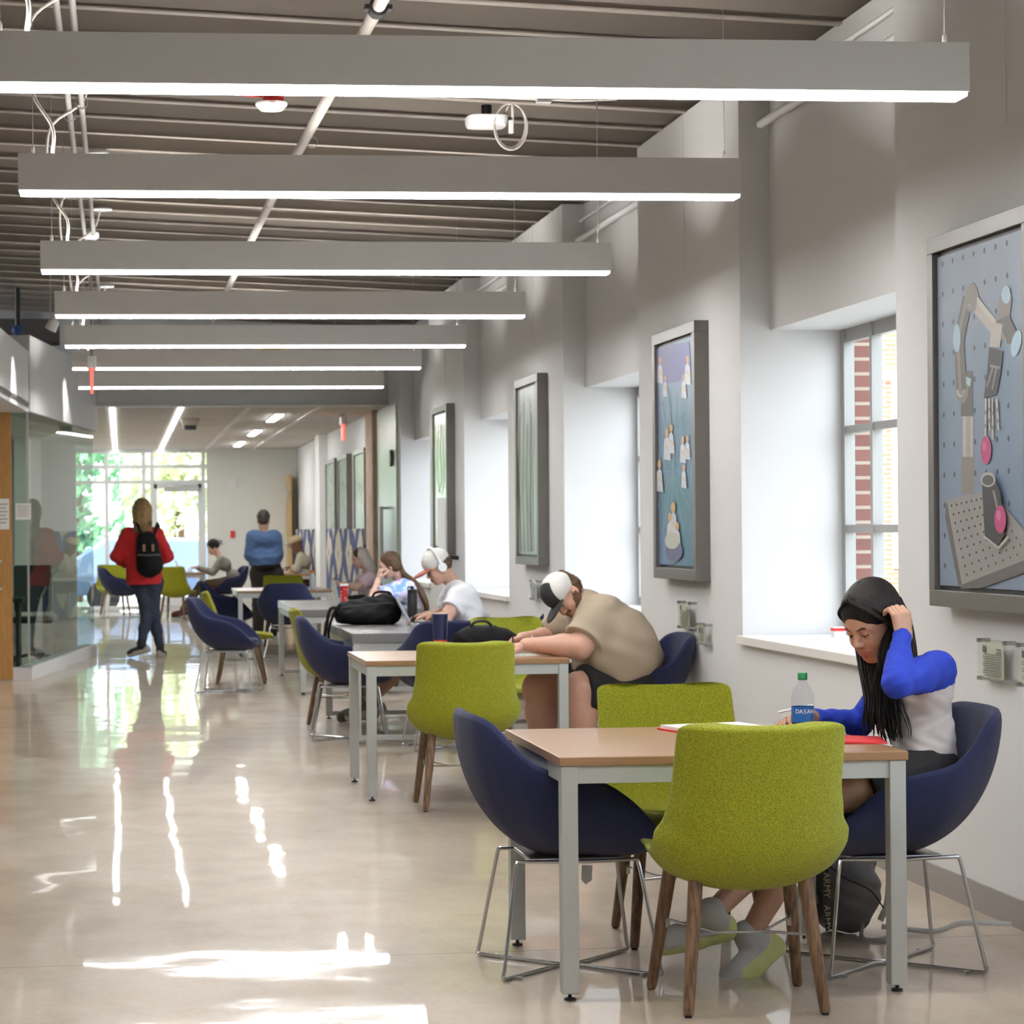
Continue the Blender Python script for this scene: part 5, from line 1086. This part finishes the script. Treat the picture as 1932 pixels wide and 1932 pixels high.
# patterned privacy panels
def pattern():
    m = bpy.data.materials.new('diamond_fabric'); m.use_nodes = True; nt = m.node_tree; n = nt.nodes; l = nt.links; p = n['Principled BSDF']; p.inputs['Roughness'].default_value = .9
    tc_ = n.new('ShaderNodeTexCoord'); mp = n.new('ShaderNodeMapping'); mp.inputs['Scale'].default_value = (0, .62, 1.0); l.new(tc_.outputs['Object'], mp.inputs[0])
    nz = n.new('ShaderNodeTexNoise'); nz.inputs['Scale'].default_value = 2.2; l.new(mp.outputs[0], nz.inputs[0]); sp = n.new('ShaderNodeSeparateXYZ'); l.new(mp.outputs[0], sp.inputs[0])
    def math_(op, a, b=None):
        q = n.new('ShaderNodeMath'); q.operation = op
        for i, v in enumerate((a, b)):
            if v is None: continue
            if isinstance(v, (int, float)): q.inputs[i].default_value = v
            else: l.new(v, q.inputs[i])
        return q.outputs[0]
    a = math_('ADD', math_('MULTIPLY', sp.outputs[1], 1.0), math_('MULTIPLY', nz.outputs[0], .5)); b = sp.outputs[2]
    u = math_('PINGPONG', math_('ADD', a, math_('MULTIPLY', b, .9)), .5); v = math_('PINGPONG', math_('SUBTRACT', a, math_('MULTIPLY', b, .9)), .5)
    d = math_('MULTIPLY', math_('MINIMUM', u, v), 2.0)
    r = n.new('ShaderNodeValToRGB'); l.new(d, r.inputs[0]); r.color_ramp.interpolation = 'CONSTANT'; e = r.color_ramp.elements; e[0].position = 0; e[0].color = (.035, .06, .20, 1); e[1].position = .20; e[1].color = (.055, .055, .07, 1)
    for q, c in ((.27, (.12, .15, .22, 1)), (.33, (.62, .43, .03, 1)), (.345, (.50, .46, .38, 1)), (.88, (.05, .08, .24, 1))): x = e.new(q); x.color = c
    l.new(r.outputs[0], p.inputs['Base Color']); return m
M['pattern'] = pattern()
for y0, y1, zt, lab in ((30.9, 36.6, 1.46, 'long privacy panel with a blue, black and cream diamond pattern, under the three pale pictures'), (38.3, 43.0, 1.46, 'privacy panel with a diamond pattern nearer the end wall, behind the seated person in cream')):
    t = thing('privacy_panel', lab, 'panel', (3.13, y0, 0), 0); G().b2((-.03, 0, .02), (.03, y1 - y0, zt)).obj('patterned_fabric', M['pattern'], t, bevel=.01)
    for y in (.3, (y1 - y0) - .3): G().b2((-.055, y - .02, 0), (.055, y + .02, .02)).obj('foot', M['alu'], t, smooth=False)

# ================================================================ THINGS ON THE TABLES
tz = TZ
def lathe_thing(name, label, cat, loc): return thing(name, label, cat, loc)
# water bottle
t = thing('water_bottle', 'clear water bottle with green cap and blue label on the nearest table', 'bottle', (2.205, 7.69, tz))
pet = glass_mat('clear_plastic', (.90, .92, .94), .12)
pr = [(.03, .002), (.034, .006), (.036, .02), (.034, .035), (.0365, .05), (.0355, .065), (.0365, .08), (.0365, .125), (.035, .13), (.0365, .14), (.034, .155), (.025, .175), (.0145, .192), (.013, .198), (.013, .204)]
G().lathe(pr, n=32).obj('bottle_body', pet, t)
G().lathe([(.0138, .198), (.0158, .2), (.0158, .219), (.0145, .2215), (0, .2215)], n=28).obj('cap', mat('green_cap', (.01, .22, .07), .4), t)
lb = G().lathe([(.0372, .062), (.0372, .112)], n=36); lb.f = [f for f in lb.f if len(f) == 4]; lb.m = lb.m[:len(lb.f)]; lb = lb.obj('label', mat('blue_label', (.015, .13, .42), .35), t)
for k, ch in enumerate('DASANI'):
    a = -PI / 2 - .75 + k * .33; text(ch, (.0378 * math.cos(a), .0378 * math.sin(a), .097), .019, M['white'], lb, (PI / 2, 0, a + PI / 2), 'lettering', .0002)
G().lathe([(.0335, .004), (.034, .02), (.034, .09), (.0338, .0905), (0, .0905)], n=24).obj('water', glass_mat('water', (.93, .96, .97), .02), t)
# papers, notebooks, folder
t = thing('notebook', 'open red notebook with white pages at the back edge of the nearest table', 'notebook', (2.02, 8.14, tz), .25)
G().b2((-.16, -.11, 0), (.16, .11, .006)).obj('cover', M['red'], t, smooth=False); G().b2((-.152, -.103, .006), (.152, .103, .017)).obj('pages', M['paper'], t, smooth=False)
t = thing('folder', 'red paper folder near the right edge of the nearest table', 'folder', (2.31, 7.66, tz), -.22)
G().add([(-.15, -.11, .001), (.15, -.11, .001), (.15, .11, .001), (-.15, .11, .001), (-.15, -.11, .012), (.15, -.11, .004), (.15, .11, .006), (-.15, .11, .016)], [(3, 2, 1, 0), (4, 5, 6, 7), (0, 1, 5, 4), (1, 2, 6, 5), (2, 3, 7, 6), (3, 0, 4, 7)]).obj('card', mat('red_card', (.62, .025, .03), .6), t, smooth=False)
t = thing('textbook', 'dark tablet lying on a pale notebook beyond the red folder', 'notebook', (2.27, 7.93, tz), .1)
G().b2((-.12, -.09, 0), (.12, .09, .012)).obj('pale_notebook', M['paper'], t, smooth=False); G().b2((-.125, -.085, .012), (.122, .085, .022)).obj('tablet', M['black'], t, bevel=.003)
a, b = W(1467, 1344, 7.88), W(1506, 1336, 7.88); o = G().tube([a, a.lerp(b, .08), b, b + (b - a) * .7], [.0008, .004, .0042, .0042], 10).obj('stylus', M['white']); tag(o, 'white stylus in the hand of the person with blue sleeves', 'stylus')
t = thing('card_holder', 'small white tent card holder at the front edge of the second table', 'card holder', (1.66, 13.15, tz), -.1)
G().b2((-.01, -.05, 0), (.09, .05, .006)).obj('holder_base', M['steel'], t, smooth=False); G().add([(-.03, -.05, 0), (-.03, .05, 0), (.02, .05, .068), (.02, -.05, .068), (-.025, -.05, 0), (-.025, .05, 0), (.025, .05, .066), (.025, -.05, .066)], [(0, 1, 2, 3), (7, 6, 5, 4), (0, 4, 5, 1), (1, 5, 6, 2), (2, 6, 7, 3), (3, 7, 4, 0)]).obj('leaning_card', M['steel'], t, smooth=False)
G().b2((.025, -.055, .006), (.13, -.045, .072)).obj('card', M['paper'], t, smooth=False)
t = thing('tumbler', 'tall navy and red drink tumbler with a clear lid on the second table', 'cup', (1.80, 13.62, tz))
G().lathe([(.036, 0), (.0385, .07)], n=32).obj('red_band', M['red'], t); G().lathe([(.0386, .07), (.046, .215), (.046, .217)], n=32).obj('navy_cup', mat('navy_cup', (.012, .018, .07), .35), t)
G().lathe([(.047, .214), (.0475, .224), (.043, .226), (.042, .234), (0, .236)], n=32).b2((-.02, .02, .234), (.02, .04, .25)).obj('clear_lid', M['acryl'], t)
t = thing('shoulder_bag', 'black soft bag lying on the second table beside the tumbler', 'bag', (2.05, 13.55, tz))
c = Vector(t.location); ny = mat('black_nylon', (.006, .006, .007), .75, spec=.2, bump=(220, .001))
sdf('bag_body', [pe(c + V3(-.02, 0, .07), (.165, .12, .085), None, .04), pe(c + V3(.09, -.02, .06), (.10, .10, .07), None, .04), pe(c + V3(0, 0, -.06), (.4, .4, .062), None, .008, 0, -1)], .006, [ny], t, folds=(.004, 50, 1))
G().tube(catmull([(-.10, -.03, .12), (-.07, -.04, .17), (.0, -.04, .175), (.04, -.03, .14)], 6), .008, 8).obj('handle', M['black'], t)
t = thing('paper_sheet', 'white sheet of paper the person in tan writes on', 'paper', (2.13, 13.15, tz), .1); G().b2((-.14, -.11, 0), (.14, .11, .003)).obj('sheet', M['paper'], t, smooth=False)
a = W(966, 1226, 13.2); o = G().tube([a, a + V3(.008, .004, .085)], [.003, .0045], 8).obj('pen', M['black']); tag(o, 'dark pen upright in the hand of the person in tan', 'pen')
# black backpack on the grey table
t = thing('backpack', 'black backpack lying on the long dark grey table, strap hanging off the edge', 'backpack', (1.80, 17.75, tz)); c = Vector(t.location)
sdf('bag_body', [pc(c + V3(-.16, 0, .085), c + V3(.14, 0, .11), .085, .115, .05), pe(c + V3(.02, -.05, .07), (.23, .13, .075), None, .03), pe(c + V3(.14, 0, .10), (.10, .15, .11), None, .03), pe(c + V3(0, 0, -.06), (.5, .5, .063), None, .008, 0, -1)], .0075, [ny], t, folds=(.006, 42, 2))
G().tube(catmull([(-.20, -.05, .12), (-.27, -.06, .12), (-.30, -.06, .02), (-.32, -.06, -.10), (-.33, -.06, -.17), (-.31, -.06, -.19)], 6), .017, 8, flat=.4).tube(catmull([(-.2, -.08, .15), (-.25, -.1, .09), (-.29, -.08, -.05), (-.28, -.08, -.2)], 6), .013, 8, flat=.4).obj('shoulder_strap', ny, t)
G().tube(catmull([(.04, -.02, .20), (.07, -.02, .235), (.16, -.02, .235), (.19, -.02, .20)], 6), .012, 8, flat=.5).obj('grab_handle', ny, t)
G().tube(catmull([(-.2, -.09, .13), (0, -.13, .15), (.18, -.13, .16)], 6), .004, 6).obj('zip', mat('dark_zip', (.06, .06, .06), .3), t)
t = thing('flask', 'matte black steel drink flask on the long dark grey table', 'bottle', (2.17, 18.0, tz))
G().lathe([(.037, 0), (.038, .004), (.038, .205), (.034, .22)], n=30).obj('bottle_body', mat('matte_black_steel', (.02, .022, .026), .45), t); G().lathe([(.036, .218), (.036, .245), (.02, .25), (.014, .253), (.013, .272), (0, .274)], n=24).tube([(-.03, 0, .235), (-.034, 0, .262), (0, 0, .27)], .005, 6).obj('cap', M['black'], t)
def laptop(loc, rz, label, shellm, ang=105, screen=None):
    t = thing('laptop', label, 'laptop', loc, rz)
    G().b2((-.11, -.155, 0), (.11, .155, .014)).obj('base', shellm, t, bevel=.003); G().b2((-.09, -.135, .014), (.02, .135, .0155)).obj('keyboard', M['black'], t, smooth=False)
    a = math.radians(ang); hx, hz = -.11, .014; ux, uz = math.cos(a), math.sin(a); L = .215; n_ = (uz, -ux)
    q = lambda s, th, y: (hx + ux * s + n_[0] * th, y, hz + uz * s + n_[1] * th)
    g = G(); g.add([q(s, th, y) for s in (0, L) for th in (-.008, 0) for y in (-.155, .155)], [(0, 1, 3, 2), (4, 6, 7, 5), (0, 4, 5, 1), (2, 3, 7, 6), (0, 2, 6, 4), (1, 5, 7, 3)]); lid = g.obj('lid', shellm, t, smooth=False)
    g = G(); g.add([q(s, .0008, y) for s in (.012, L - .012) for y in (-.145, .145)], [(0, 1, 3, 2)]); g.obj('screen', screen or mat('laptop_screen', (.20, .24, .30), emit=.5), lid, smooth=False)
    return t
laptop((2.22, 17.62, tz), -.15, 'silver laptop in front of the person with headphones', M['steel'], 118)
laptop((2.12, 22.45, tz), 0, 'thin grey laptop in front of the person in tie-dye', M['steel'], 100)
laptop((1.10, 41.0, tz), .05, 'laptop with bright screen on the farthest table', M['steel'], 112)
laptop((2.47, 39.0, tz), 0, 'dark laptop in front of the person in the cream shirt', M['black'], 105)
table(2.15, 38.4, .9, 1.1, 'small table before the far patterned panel where the person in cream sits')
t = thing('paper_cup', 'red paper cup with white dots and a white lid on the pale grey table', 'cup', (2.12, 23.0, tz)); G().lathe([(.030, 0), (.042, .165)], n=28).obj('cup_wall', M['red'], t)
g = G(); rr = random.Random(4)
for k in range(26):
    a = rr.uniform(0, 2 * PI); z = rr.uniform(.02, .15); r = .0303 + .012 * z / .165 + .0006; g.ell((r * math.cos(a), r * math.sin(a), z), (.005, .005, .006), n=8, m=5)
g.obj('dots', M['white'], t); G().lathe([(.044, .163), (.0445, .173), (.038, .182), (0, .183)], n=28).obj('lid', M['white'], t)
t = thing('sports_bottle', 'clear drink bottle with an orange cap on the far wood table', 'bottle', (2.235, 28.3, tz)); G().lathe([(.032, 0), (.036, .02), (.033, .07), (.036, .12), (.036, .15), (.022, .19), (.018, .195)], n=24).obj('bottle_body', mat('cloudy_plastic', (.55, .58, .62), .25), t); G().lathe([(.02, .195), (.021, .225), (0, .227)], n=20).obj('cap', mat('orange_cap', (.85, .16, .03), .4), t)
t = thing('paper_sheet', 'white papers in front of the blonde person on the far wood table', 'paper', (2.28, 28.62, tz), 0); G().b2((-.14, -.2, 0), (.1, .2, .004)).obj('sheet', M['paper'], t, smooth=False)
c = W(631, 1094, 28.38); o = G().box(c, (.012, .075, .15), ry=.3).obj('phone', M['black'], bevel=.004); tag(o, 'dark phone held up by the blonde person', 'phone')
# backpack worn by the walker
t = thing('backpack', 'black backpack worn on the back of the person in the red jacket', 'backpack', W(279, 1040, 27.74)); c = Vector(t.location)
sdf('bag_body', [pc(c + V3(-.01, 0, .10), c + V3(.02, 0, -.15), .125, .155, .06), pe(c + V3(.01, -.07, -.07), (.13, .085, .15), None, .03), pe(c + V3(0, .17, 0), (.4, .1, .5), None, .02, 0, -1)], .008, [ny], t, folds=(.005, 40, 1))
for s in (-1, 1): G().tube(catmull([(s * .07, -.02, .18), (s * .11, .05, .30), (s * .13, .2, .30), (s * .15, .3, .16)], 6), .026, 8, flat=.35).obj('shoulder_strap', ny, t)
G().tube([(-.12, -.125, -.04), (.0, -.165, -.045), (.14, -.125, -.04)], .008, 6).obj('zip', mat('grey_zip', (.12, .12, .12), .4), t)
G().b2((-.06, -.165, .0), (-.03, -.14, .08)).b2((.04, -.165, .0), (.07, -.14, .08)).obj('leather_patch', mat('tan_patch', (.30, .16, .08), .6), t, bevel=.003)
# grey backpack on the floor
t = thing('backpack', 'grey backpack with lanyard standing on the floor under the seated person', 'backpack', (2.56, 8.42, 0)); c = Vector(t.location)
gb = mat('grey_nylon', (.12, .125, .135), .6, bump=(160, .0015)); gl_ = mat('light_grey_nylon', (.33, .33, .32), .7, bump=(160, .001))
sdf('bag_body', [pc(c + V3(-.03, 0, .14), c + V3(.0, 0, .30), .135, .115, .05), pe(c + V3(-.02, -.08, .15), (.125, .085, .145), None, .03), pe(c + V3(0, 0, -.1), (.5, .5, .102), None, .01, 0, -1)], .006, [gb], t, folds=(.006, 45, 2))
G().tube(catmull([(-.12, -.06, .34), (-.16, -.08, .28), (-.15, -.1, .2), (-.12, -.1, .12)], 6), .02, 8, flat=.4).tube(catmull([(.10, -.06, .38), (.14, -.07, .26), (.13, -.09, .12), (.10, -.1, .05)], 6), .018, 8, flat=.4).obj('shoulder_strap', gl_, t)
ln = G().tube(catmull([(-.10, -.14, .27), (-.12, -.16, .15), (-.11, -.165, .03)], 8), .014, 8, flat=.25).obj('lanyard', M['black'], t)
for z in (.19, .075): text('ARMY', (-.115, -.172, z), .034, mat('tan_print', (.55, .45, .28), .7), ln, (PI / 2, PI / 2, 0), 'lettering', .0003)
G().tube(catmull([(.12, -.05, .02), (.3, -.1, .006), (.45, .05, .006), (.62, .0, .006)], 8), .012, 6, flat=.3).tube(catmull([(.02, -.15, .05), (.0, -.22, .006), (.08, -.24, .006), (.14, -.15, .02)], 8), .010, 6, flat=.3).obj('loose_strap', gl_, t)
G().tube(catmull([(-.14, -.12, .30), (-.06, -.17, .22), (.04, -.165, .17), (.1, -.14, .1)], 6), .003, 5).obj('elastic_cord', M['black'], t)
o = G().prism([(-.02, 0), (.02, 0), (.022, -.05), (.0, -.065), (-.018, -.05)], 0, .0015, lambda x, y, z: (x, z, y)).obj('care_tag', M['paper'], smooth=False); o.location = W(1108, 1632, 8.0); o.rotation_euler = (0, .1, .3)
tag(o, 'white care tag hanging under the empty navy chair at the nearest table', 'tag')
t = thing('small_carton', 'tiny red and white carton on the sill of the nearest window', 'carton', (3.60, 11.9, .885)); G().b2((-.03, -.03, 0), (.03, .03, .05)).obj('box', M['paper'], t, smooth=False); G().b2((-.031, -.031, .03), (.031, .031, .045)).obj('red_stripe', M['red'], t, smooth=False)

# ================================================================ CEILING FITTINGS
zr = 3.70
def pipe(name, pts, r, label, cat, m='pipe', extra=None):
    t = thing(name, label, cat, pts[0]); q = Vector(pts[0]); G().tube([Vector(p_) - q for p_ in pts], r, 14).obj('tube', M[m], t)
    for e in (extra or []): e(t, q)
    return t
def coupling(p_):
    def f(t, q):
        d = Vector(p_) - q; G().tube([d - V3(0, .045, 0), d + V3(0, .045, 0)], .042, 16).box(d + V3(.045, 0, 0), (.03, .06, .02)).box(d + V3(-.045, 0, 0), (.03, .06, .02)).obj('pipe_coupling', M['black'], t)
    return f
def hanger(p_, h=.2):
    def f(t, q):
        d = Vector(p_) - q; G().tube([d + V3(.032 * math.cos(a), 0, .032 * math.sin(a)) for a in [2 * PI * k / 14 for k in range(14)]], .004, 6, closed=True).tube([d + V3(0, 0, .03), d + V3(0, 0, h)], .005, 6).obj('pipe_hanger', M['steel'], t)
    return f
px = lambda x, y, z: (lambda r: tuple(Vector((0, 0, CAM_H)) + r * ((z - CAM_H) / r.z)))(W(x, y, 1) - Vector((0, 0, CAM_H)))
a, b = px(713, 15, zr), px(508, 385, zr)
pipe('sprinkler_pipe', [(a[0] + .03, 5, zr), a, b, (b[0] - .06, 28.6, zr)], .0285, 'thick white sprinkler pipe running away under the roof joists', 'pipe', 'pipe', [coupling(a), hanger(b), hanger((a[0], 14, zr)), hanger((b[0] - .02, 22, zr))])
pipe('conduit', [(-.19, 3, 3.74), (-.19, 28.6, 3.74)], .016, 'grey conduit under the joists, right one of the long pair', 'pipe', 'pipe_grey', [hanger((-.19, 13, 3.74)), hanger((-.19, 19, 3.74))])
pipe('conduit', [(-.26, 3, 3.74), (-.26, 28.6, 3.74)], .016, 'grey conduit under the joists, left one of the long pair', 'pipe', 'pipe_grey', [hanger((-.26, 13.4, 3.74)), hanger((-.26, 19.4, 3.74))])
yc = 13.05
pipe('conduit', [(.90, yc, 3.84), (2.5, yc, 3.79), (2.72, yc, 3.80), (2.75, yc + .05, 3.9)], .012, 'thin conduit crossing below a joist with a small junction box', 'pipe', 'pipe', [lambda t, q: G().box(Vector((2.32, yc, 3.79)) - q, (.08, .05, .04)).obj('junction_box', M['pipe_grey'], t, bevel=.004)])
# fire alarm with strobe and its red conduit
f0 = px(512, 193, 3.80)
t = thing('fire_alarm', 'white ceiling fire alarm strobe on a red box, lettered FIRE', 'alarm', f0)
G().box((0.01, 0, .02), (.11, .11, .05)).obj('red_back_box', M['red'], t, bevel=.004); G().lathe([(.088, -.004), (.088, -.016), (.062, -.045), (.03, -.05), (0, -.05)], n=30).obj('strobe_body', M['white'], t); G().lathe([(.026, -.05), (.028, -.058), (.018, -.074), (0, -.078)], n=20).obj('lens', M['acryl'], t)
text('FIRE', (0, -.0885, -.012), .017, M['red'], t, (PI / 2, 0, 0), 'lettering', .0008)
pipe('alarm_conduit', [tuple(Vector(f0) + V3(-.05, 0, .03)), tuple(Vector(f0) + V3(-.30, 0, .05)), tuple(Vector(f0) + V3(-1.35, 0, .12))], .006, 'thin red conduit leading left from the ceiling fire alarm', 'pipe', 'red')
w0 = Vector(px(918, 232, 3.74)); t = thing('wireless_router', 'white flat wireless access point under the joists with a coiled cable', 'router', w0)
P = [(.115 * math.copysign(abs(math.cos(a)) ** .5, math.cos(a)), .115 * math.copysign(abs(math.sin(a)) ** .5, math.sin(a))) for a in [2 * PI * k / 32 for k in range(32)]]
G().grid([[Vector((x * s_, y * s_, z)) for x, y in P] for s_, z in ((1.02, .03), (1.0, -.005), (.93, -.022), (.5, -.028), (.01, -.028))], True).obj('case', M['white'], t); G().tube([(0, 0, .02), (0, 0, .10)], .03, 12).obj('mount', M['black'], t)
c1 = Vector(px(963, 240, 3.70)) - w0; g = G()
for k in range(3): g.tube([c1 + V3(.095 * math.cos(a) * (1 - .05 * k), .012 * k - .01, .13 * math.sin(a) + .01 * k) for a in [2 * PI * q / 26 for q in range(26)]], .0042, 7, closed=True)
g.tube(catmull([c1 + V3(0, 0, .13), c1 + V3(-.02, 0, .1), (.1, 0, .02)], 5), .0042, 7).obj('cable_loop', M['cordm'], t); G().box(c1 + V3(0, -.02, .0), (.026, .03, .075)).tube([c1 + V3(.01, -.02, .03), c1 + V3(.01, -.01, .14)], .008, 8).obj('injector', M['white'], t, bevel=.003)
t = thing('dome_detector', 'small white round detector on the conduit pair above the third pendant', 'detector', px(172, 447, 3.72)); G().lathe([(.03, .05), (.06, .03), (.062, .0), (.045, -.018), (0, -.022)], n=24).obj('dome', M['white'], t)
def exit_sign(c, h, label, top):
    t = thing('exit_sign', label, 'exit sign', c); w = .30
    G().b2((-.035, -w / 2 - .01, 0), (.035, w / 2 + .01, .10)).obj('housing', M['white'], t, bevel=.006); G().b2((-.012, -w / 2, -h), (.012, w / 2, 0)).obj('red_panel', M['exit'], t, bevel=.003)
    for s in (-1, 1): text('EXIT', (s * .0125, 0, -h / 2), .15, M['white'], t, (PI / 2, 0, s * PI / 2), 'lettering', .0005)
    G().tube([(0, 0, .1), (0, 0, top - c[2])], .011, 10).obj('stem', M['pipe_grey'], t)
exit_sign(tuple(W(173, 697, 19.7)), .19, 'hanging red exit sign seen edge on, before the sixth pendant', 3.95); exit_sign((2.86, 31, 2.80), .2, 'small red exit sign under the low ceiling near the right wall', 2.93)
# lamps near the bulkhead and the soffit
def spot(c, d, label, e, ang=60):
    t = thing('spot_lamp', label, 'spot lamp', c); d = Vector(d).normalized(); R_ = d.to_track_quat('-Z', 'Y').to_matrix()
    G().lathe([(.03, .10), (.05, .08), (.055, -.01), (.05, -.012)], n=20, R=R_).obj('lamp_body', M['white'], t); G().lathe([(.045, -.008), (0, -.008)], n=20, R=R_).obj('bulb', M['led'], t)
    G().tube([(0, 0, .08), (0, 0, roofz(c[0]) - c[2] + .27)], .006, 6).obj('stem', M['steel'], t)
    ld = bpy.data.lights.new('spot_light', 'SPOT'); ld.energy = e; ld.spot_size = math.radians(ang); ld.spot_blend = .6; ld.shadow_soft_size = .04; ld.color = (1, .96, .9); lo = bpy.data.objects.new('spot_light', ld); COL.objects.link(lo); lo.parent = t; lo.location = d * .03; lo.rotation_euler = d.to_track_quat('-Z', 'Y').to_euler()
spot((2.46, 27.6, 3.36), (.1, -.9, -.5), 'left round spot lamp glowing beneath the sixth pendant', 25); spot((2.78, 27.6, 3.36), (.1, -.9, -.5), 'right round spot lamp glowing beneath the sixth pendant', 25)
spot((-.40, 26.0, 3.30), (-.25, .5, -1), 'spot lamp washing the soffit above the glass meeting room', 60, 50); spot((-.62, 22.2, 3.30), (-.5, .2, -1), 'spot lamp washing the soffit nearer the door', 50, 60)
t = thing('beam_sign', 'yellow warning sign high up before the bulkhead', 'sign', tuple(W(511, 660, 27.3))); G().b2((-.17, -.006, -.04), (.17, .006, .045)).obj('plate', mat('yellow_plate', (.75, .52, .03), .5), t, smooth=False); text('CAUTION', (0, -.0065, 0), .05, M['ink'], t, (PI / 2, 0, 0)); G().tube([(0, 0, .045), (0, 0, .4)], .004, 6).obj('hanger', M['steel'], t)
t = thing('air_duct', 'dark metal air duct above the soffit at the left', 'duct', (-1.6, 26.6, 3.50)); G().b2((-.9, -.2, 0), (.95, .25, .26)).obj('duct_wall', mat('dark_duct', (.09, .085, .08), .6), t, bevel=.01); G().tube([(-.5, 0, .2), (-.5, 0, .5)], .008, 6).tube([(.5, 0, .2), (.5, 0, .5)], .008, 6).obj('hanger_rod', M['steel'], t)
t = thing('wall_panelling', 'tall taupe wall panels seen above the soffit at the left', 'panelling', (-1.6, 28.4, 3.0)); 
for k in range(5): G().b2((-1.2 + .34 * k, 0, 0), (-.875 + .34 * k, .04, 1.2)).obj('panel', M['pipe_grey'], t, smooth=False)
t = thing('vertical_pipe', 'thin upright pipe with a valve above the soffit at the left', 'pipe', (-1.05, 25.4, 3.1)); G().tube([(0, 0, 0), (0, 0, .9)], .03, 12).obj('tube', M['black'], t); G().ell((.0, -.04, .45), (.06, .04, .06)).obj('valve', mat('blue_valve', (.03, .07, .2), .5), t)
t = thing('projector', 'ceiling projector in the low ceiling past the bulkhead', 'projector', (.92, 32, 2.93)); G().prism([(-.13, 0), (.13, 0), (.08, -.14), (-.08, -.14)], -.12, .12, lambda x, y, z: (x, z, y)).obj('case', mat('beige_case', (.35, .31, .25), .6), t, bevel=.006, fix=True); G().b2((-.075, -.125, -.15), (.075, .06, -.09)).obj('lens_block', M['black'], t)
def on_wall(name, x, y, d, label, cat, part, m):
    t = thing(name, label, cat, tuple(W(x, y, YE))); G().b2((-d[0] / 2, -.04, -d[1] / 2), (d[0] / 2, 0, d[1] / 2)).obj(part, m, t, bevel=.006); return t
on_wall('fire_pull', 439, 1008, (.08, .13), 'red fire alarm pull box on the end wall', 'alarm', 'box', M['red']); on_wall('strobe', 438, 911, (.14, .17), 'white strobe high on the end wall', 'strobe', 'strobe_box', M['white']); on_wall('switch_plate', 414, 1023, (.10, .08), 'grey switch plate on the end wall beside the glazing', 'switch', 'plate', M['pipe_grey'])
t = thing('door_chime', 'grey round disc high on the pale green door', 'disc', (3.15, 28.1, 2.28)); G().lathe([(.0, -.02), (.09, -.02), (.10, 0), (.09, .02), (0, .02)], n=24, R=Matrix.Rotation(PI / 2, 3, 'Y')).obj('disc', M['frame'], t)
def notice(c, w, h, label):
    t = thing('notice', label, 'notice', c); G().b2((-w / 2, -.003, -h / 2), (w / 2, 0, h / 2)).obj('sheet', M['paper'], t, smooth=False); g = G()
    for k in range(6): g.b2((-w * .4, -.004, h * .3 - k * h * .12), (w * (.4 - .1 * (k % 2)), -.0032, h * .34 - k * h * .12))
    g.obj('print', mat('grey_print', (.4, .3, .3), .8), t, smooth=False)
notice(tuple(W(2, 970, 23.855)), .16, .30, 'white notice taped to the wooden door'); notice(tuple(W(44, 965, 23.90)), .15, .16, 'white notice on the narrow glass beside the wooden door')
# inside the glass room
t = thing('desk', 'dark desk inside the glass meeting room', 'desk', (-1.75, 26.4, 0)); G().b2((-.7, -.35, .70), (.7, .35, .74)).obj('desk_top', M['black'], t, smooth=False); G().b2((-.68, -.3, 0), (-.3, .3, .70)).obj('drawer_unit', mat('grey_unit', (.16, .17, .19), .5), t, smooth=False); G().b2((.62, -.3, 0), (.66, .3, .70)).obj('side_panel', M['black'], t, smooth=False)
t = thing('mesh_office_chair', 'black mesh office chair inside the glass meeting room', 'chair', (-.98, 27.0, 0)); G().box((0, 0, .48), (.46, .44, .07)).obj('seat', M['black'], t, bevel=.03); G().box((0, .22, .82), (.42, .04, .52)).obj('backrest', mat('mesh_back', (.05, .06, .06), .8), t, bevel=.02); G().tube([(0, 0, .1), (0, 0, .45)], .025).obj('post', M['chrome'], t)
for k in range(5): a = 2 * PI * k / 5; G().tube([(0, 0, .1), (.27 * math.cos(a), .27 * math.sin(a), .06)], .016).ell((.27 * math.cos(a), .27 * math.sin(a), .03), (.03, .03, .03), n=10, m=6).obj('castor_leg', M['black'], t)
t = thing('whiteboard', 'white board on the far wall inside the glass meeting room', 'whiteboard', (-2.9, 32.95, 1.0)); G().b2((-.7, 0, 0), (1.2, .03, 1.2)).obj('board', M['white'], t, smooth=False); G().b2((-.7, -.06, -.03), (1.2, .03, 0)).obj('pen_tray', M['alu'], t, smooth=False)
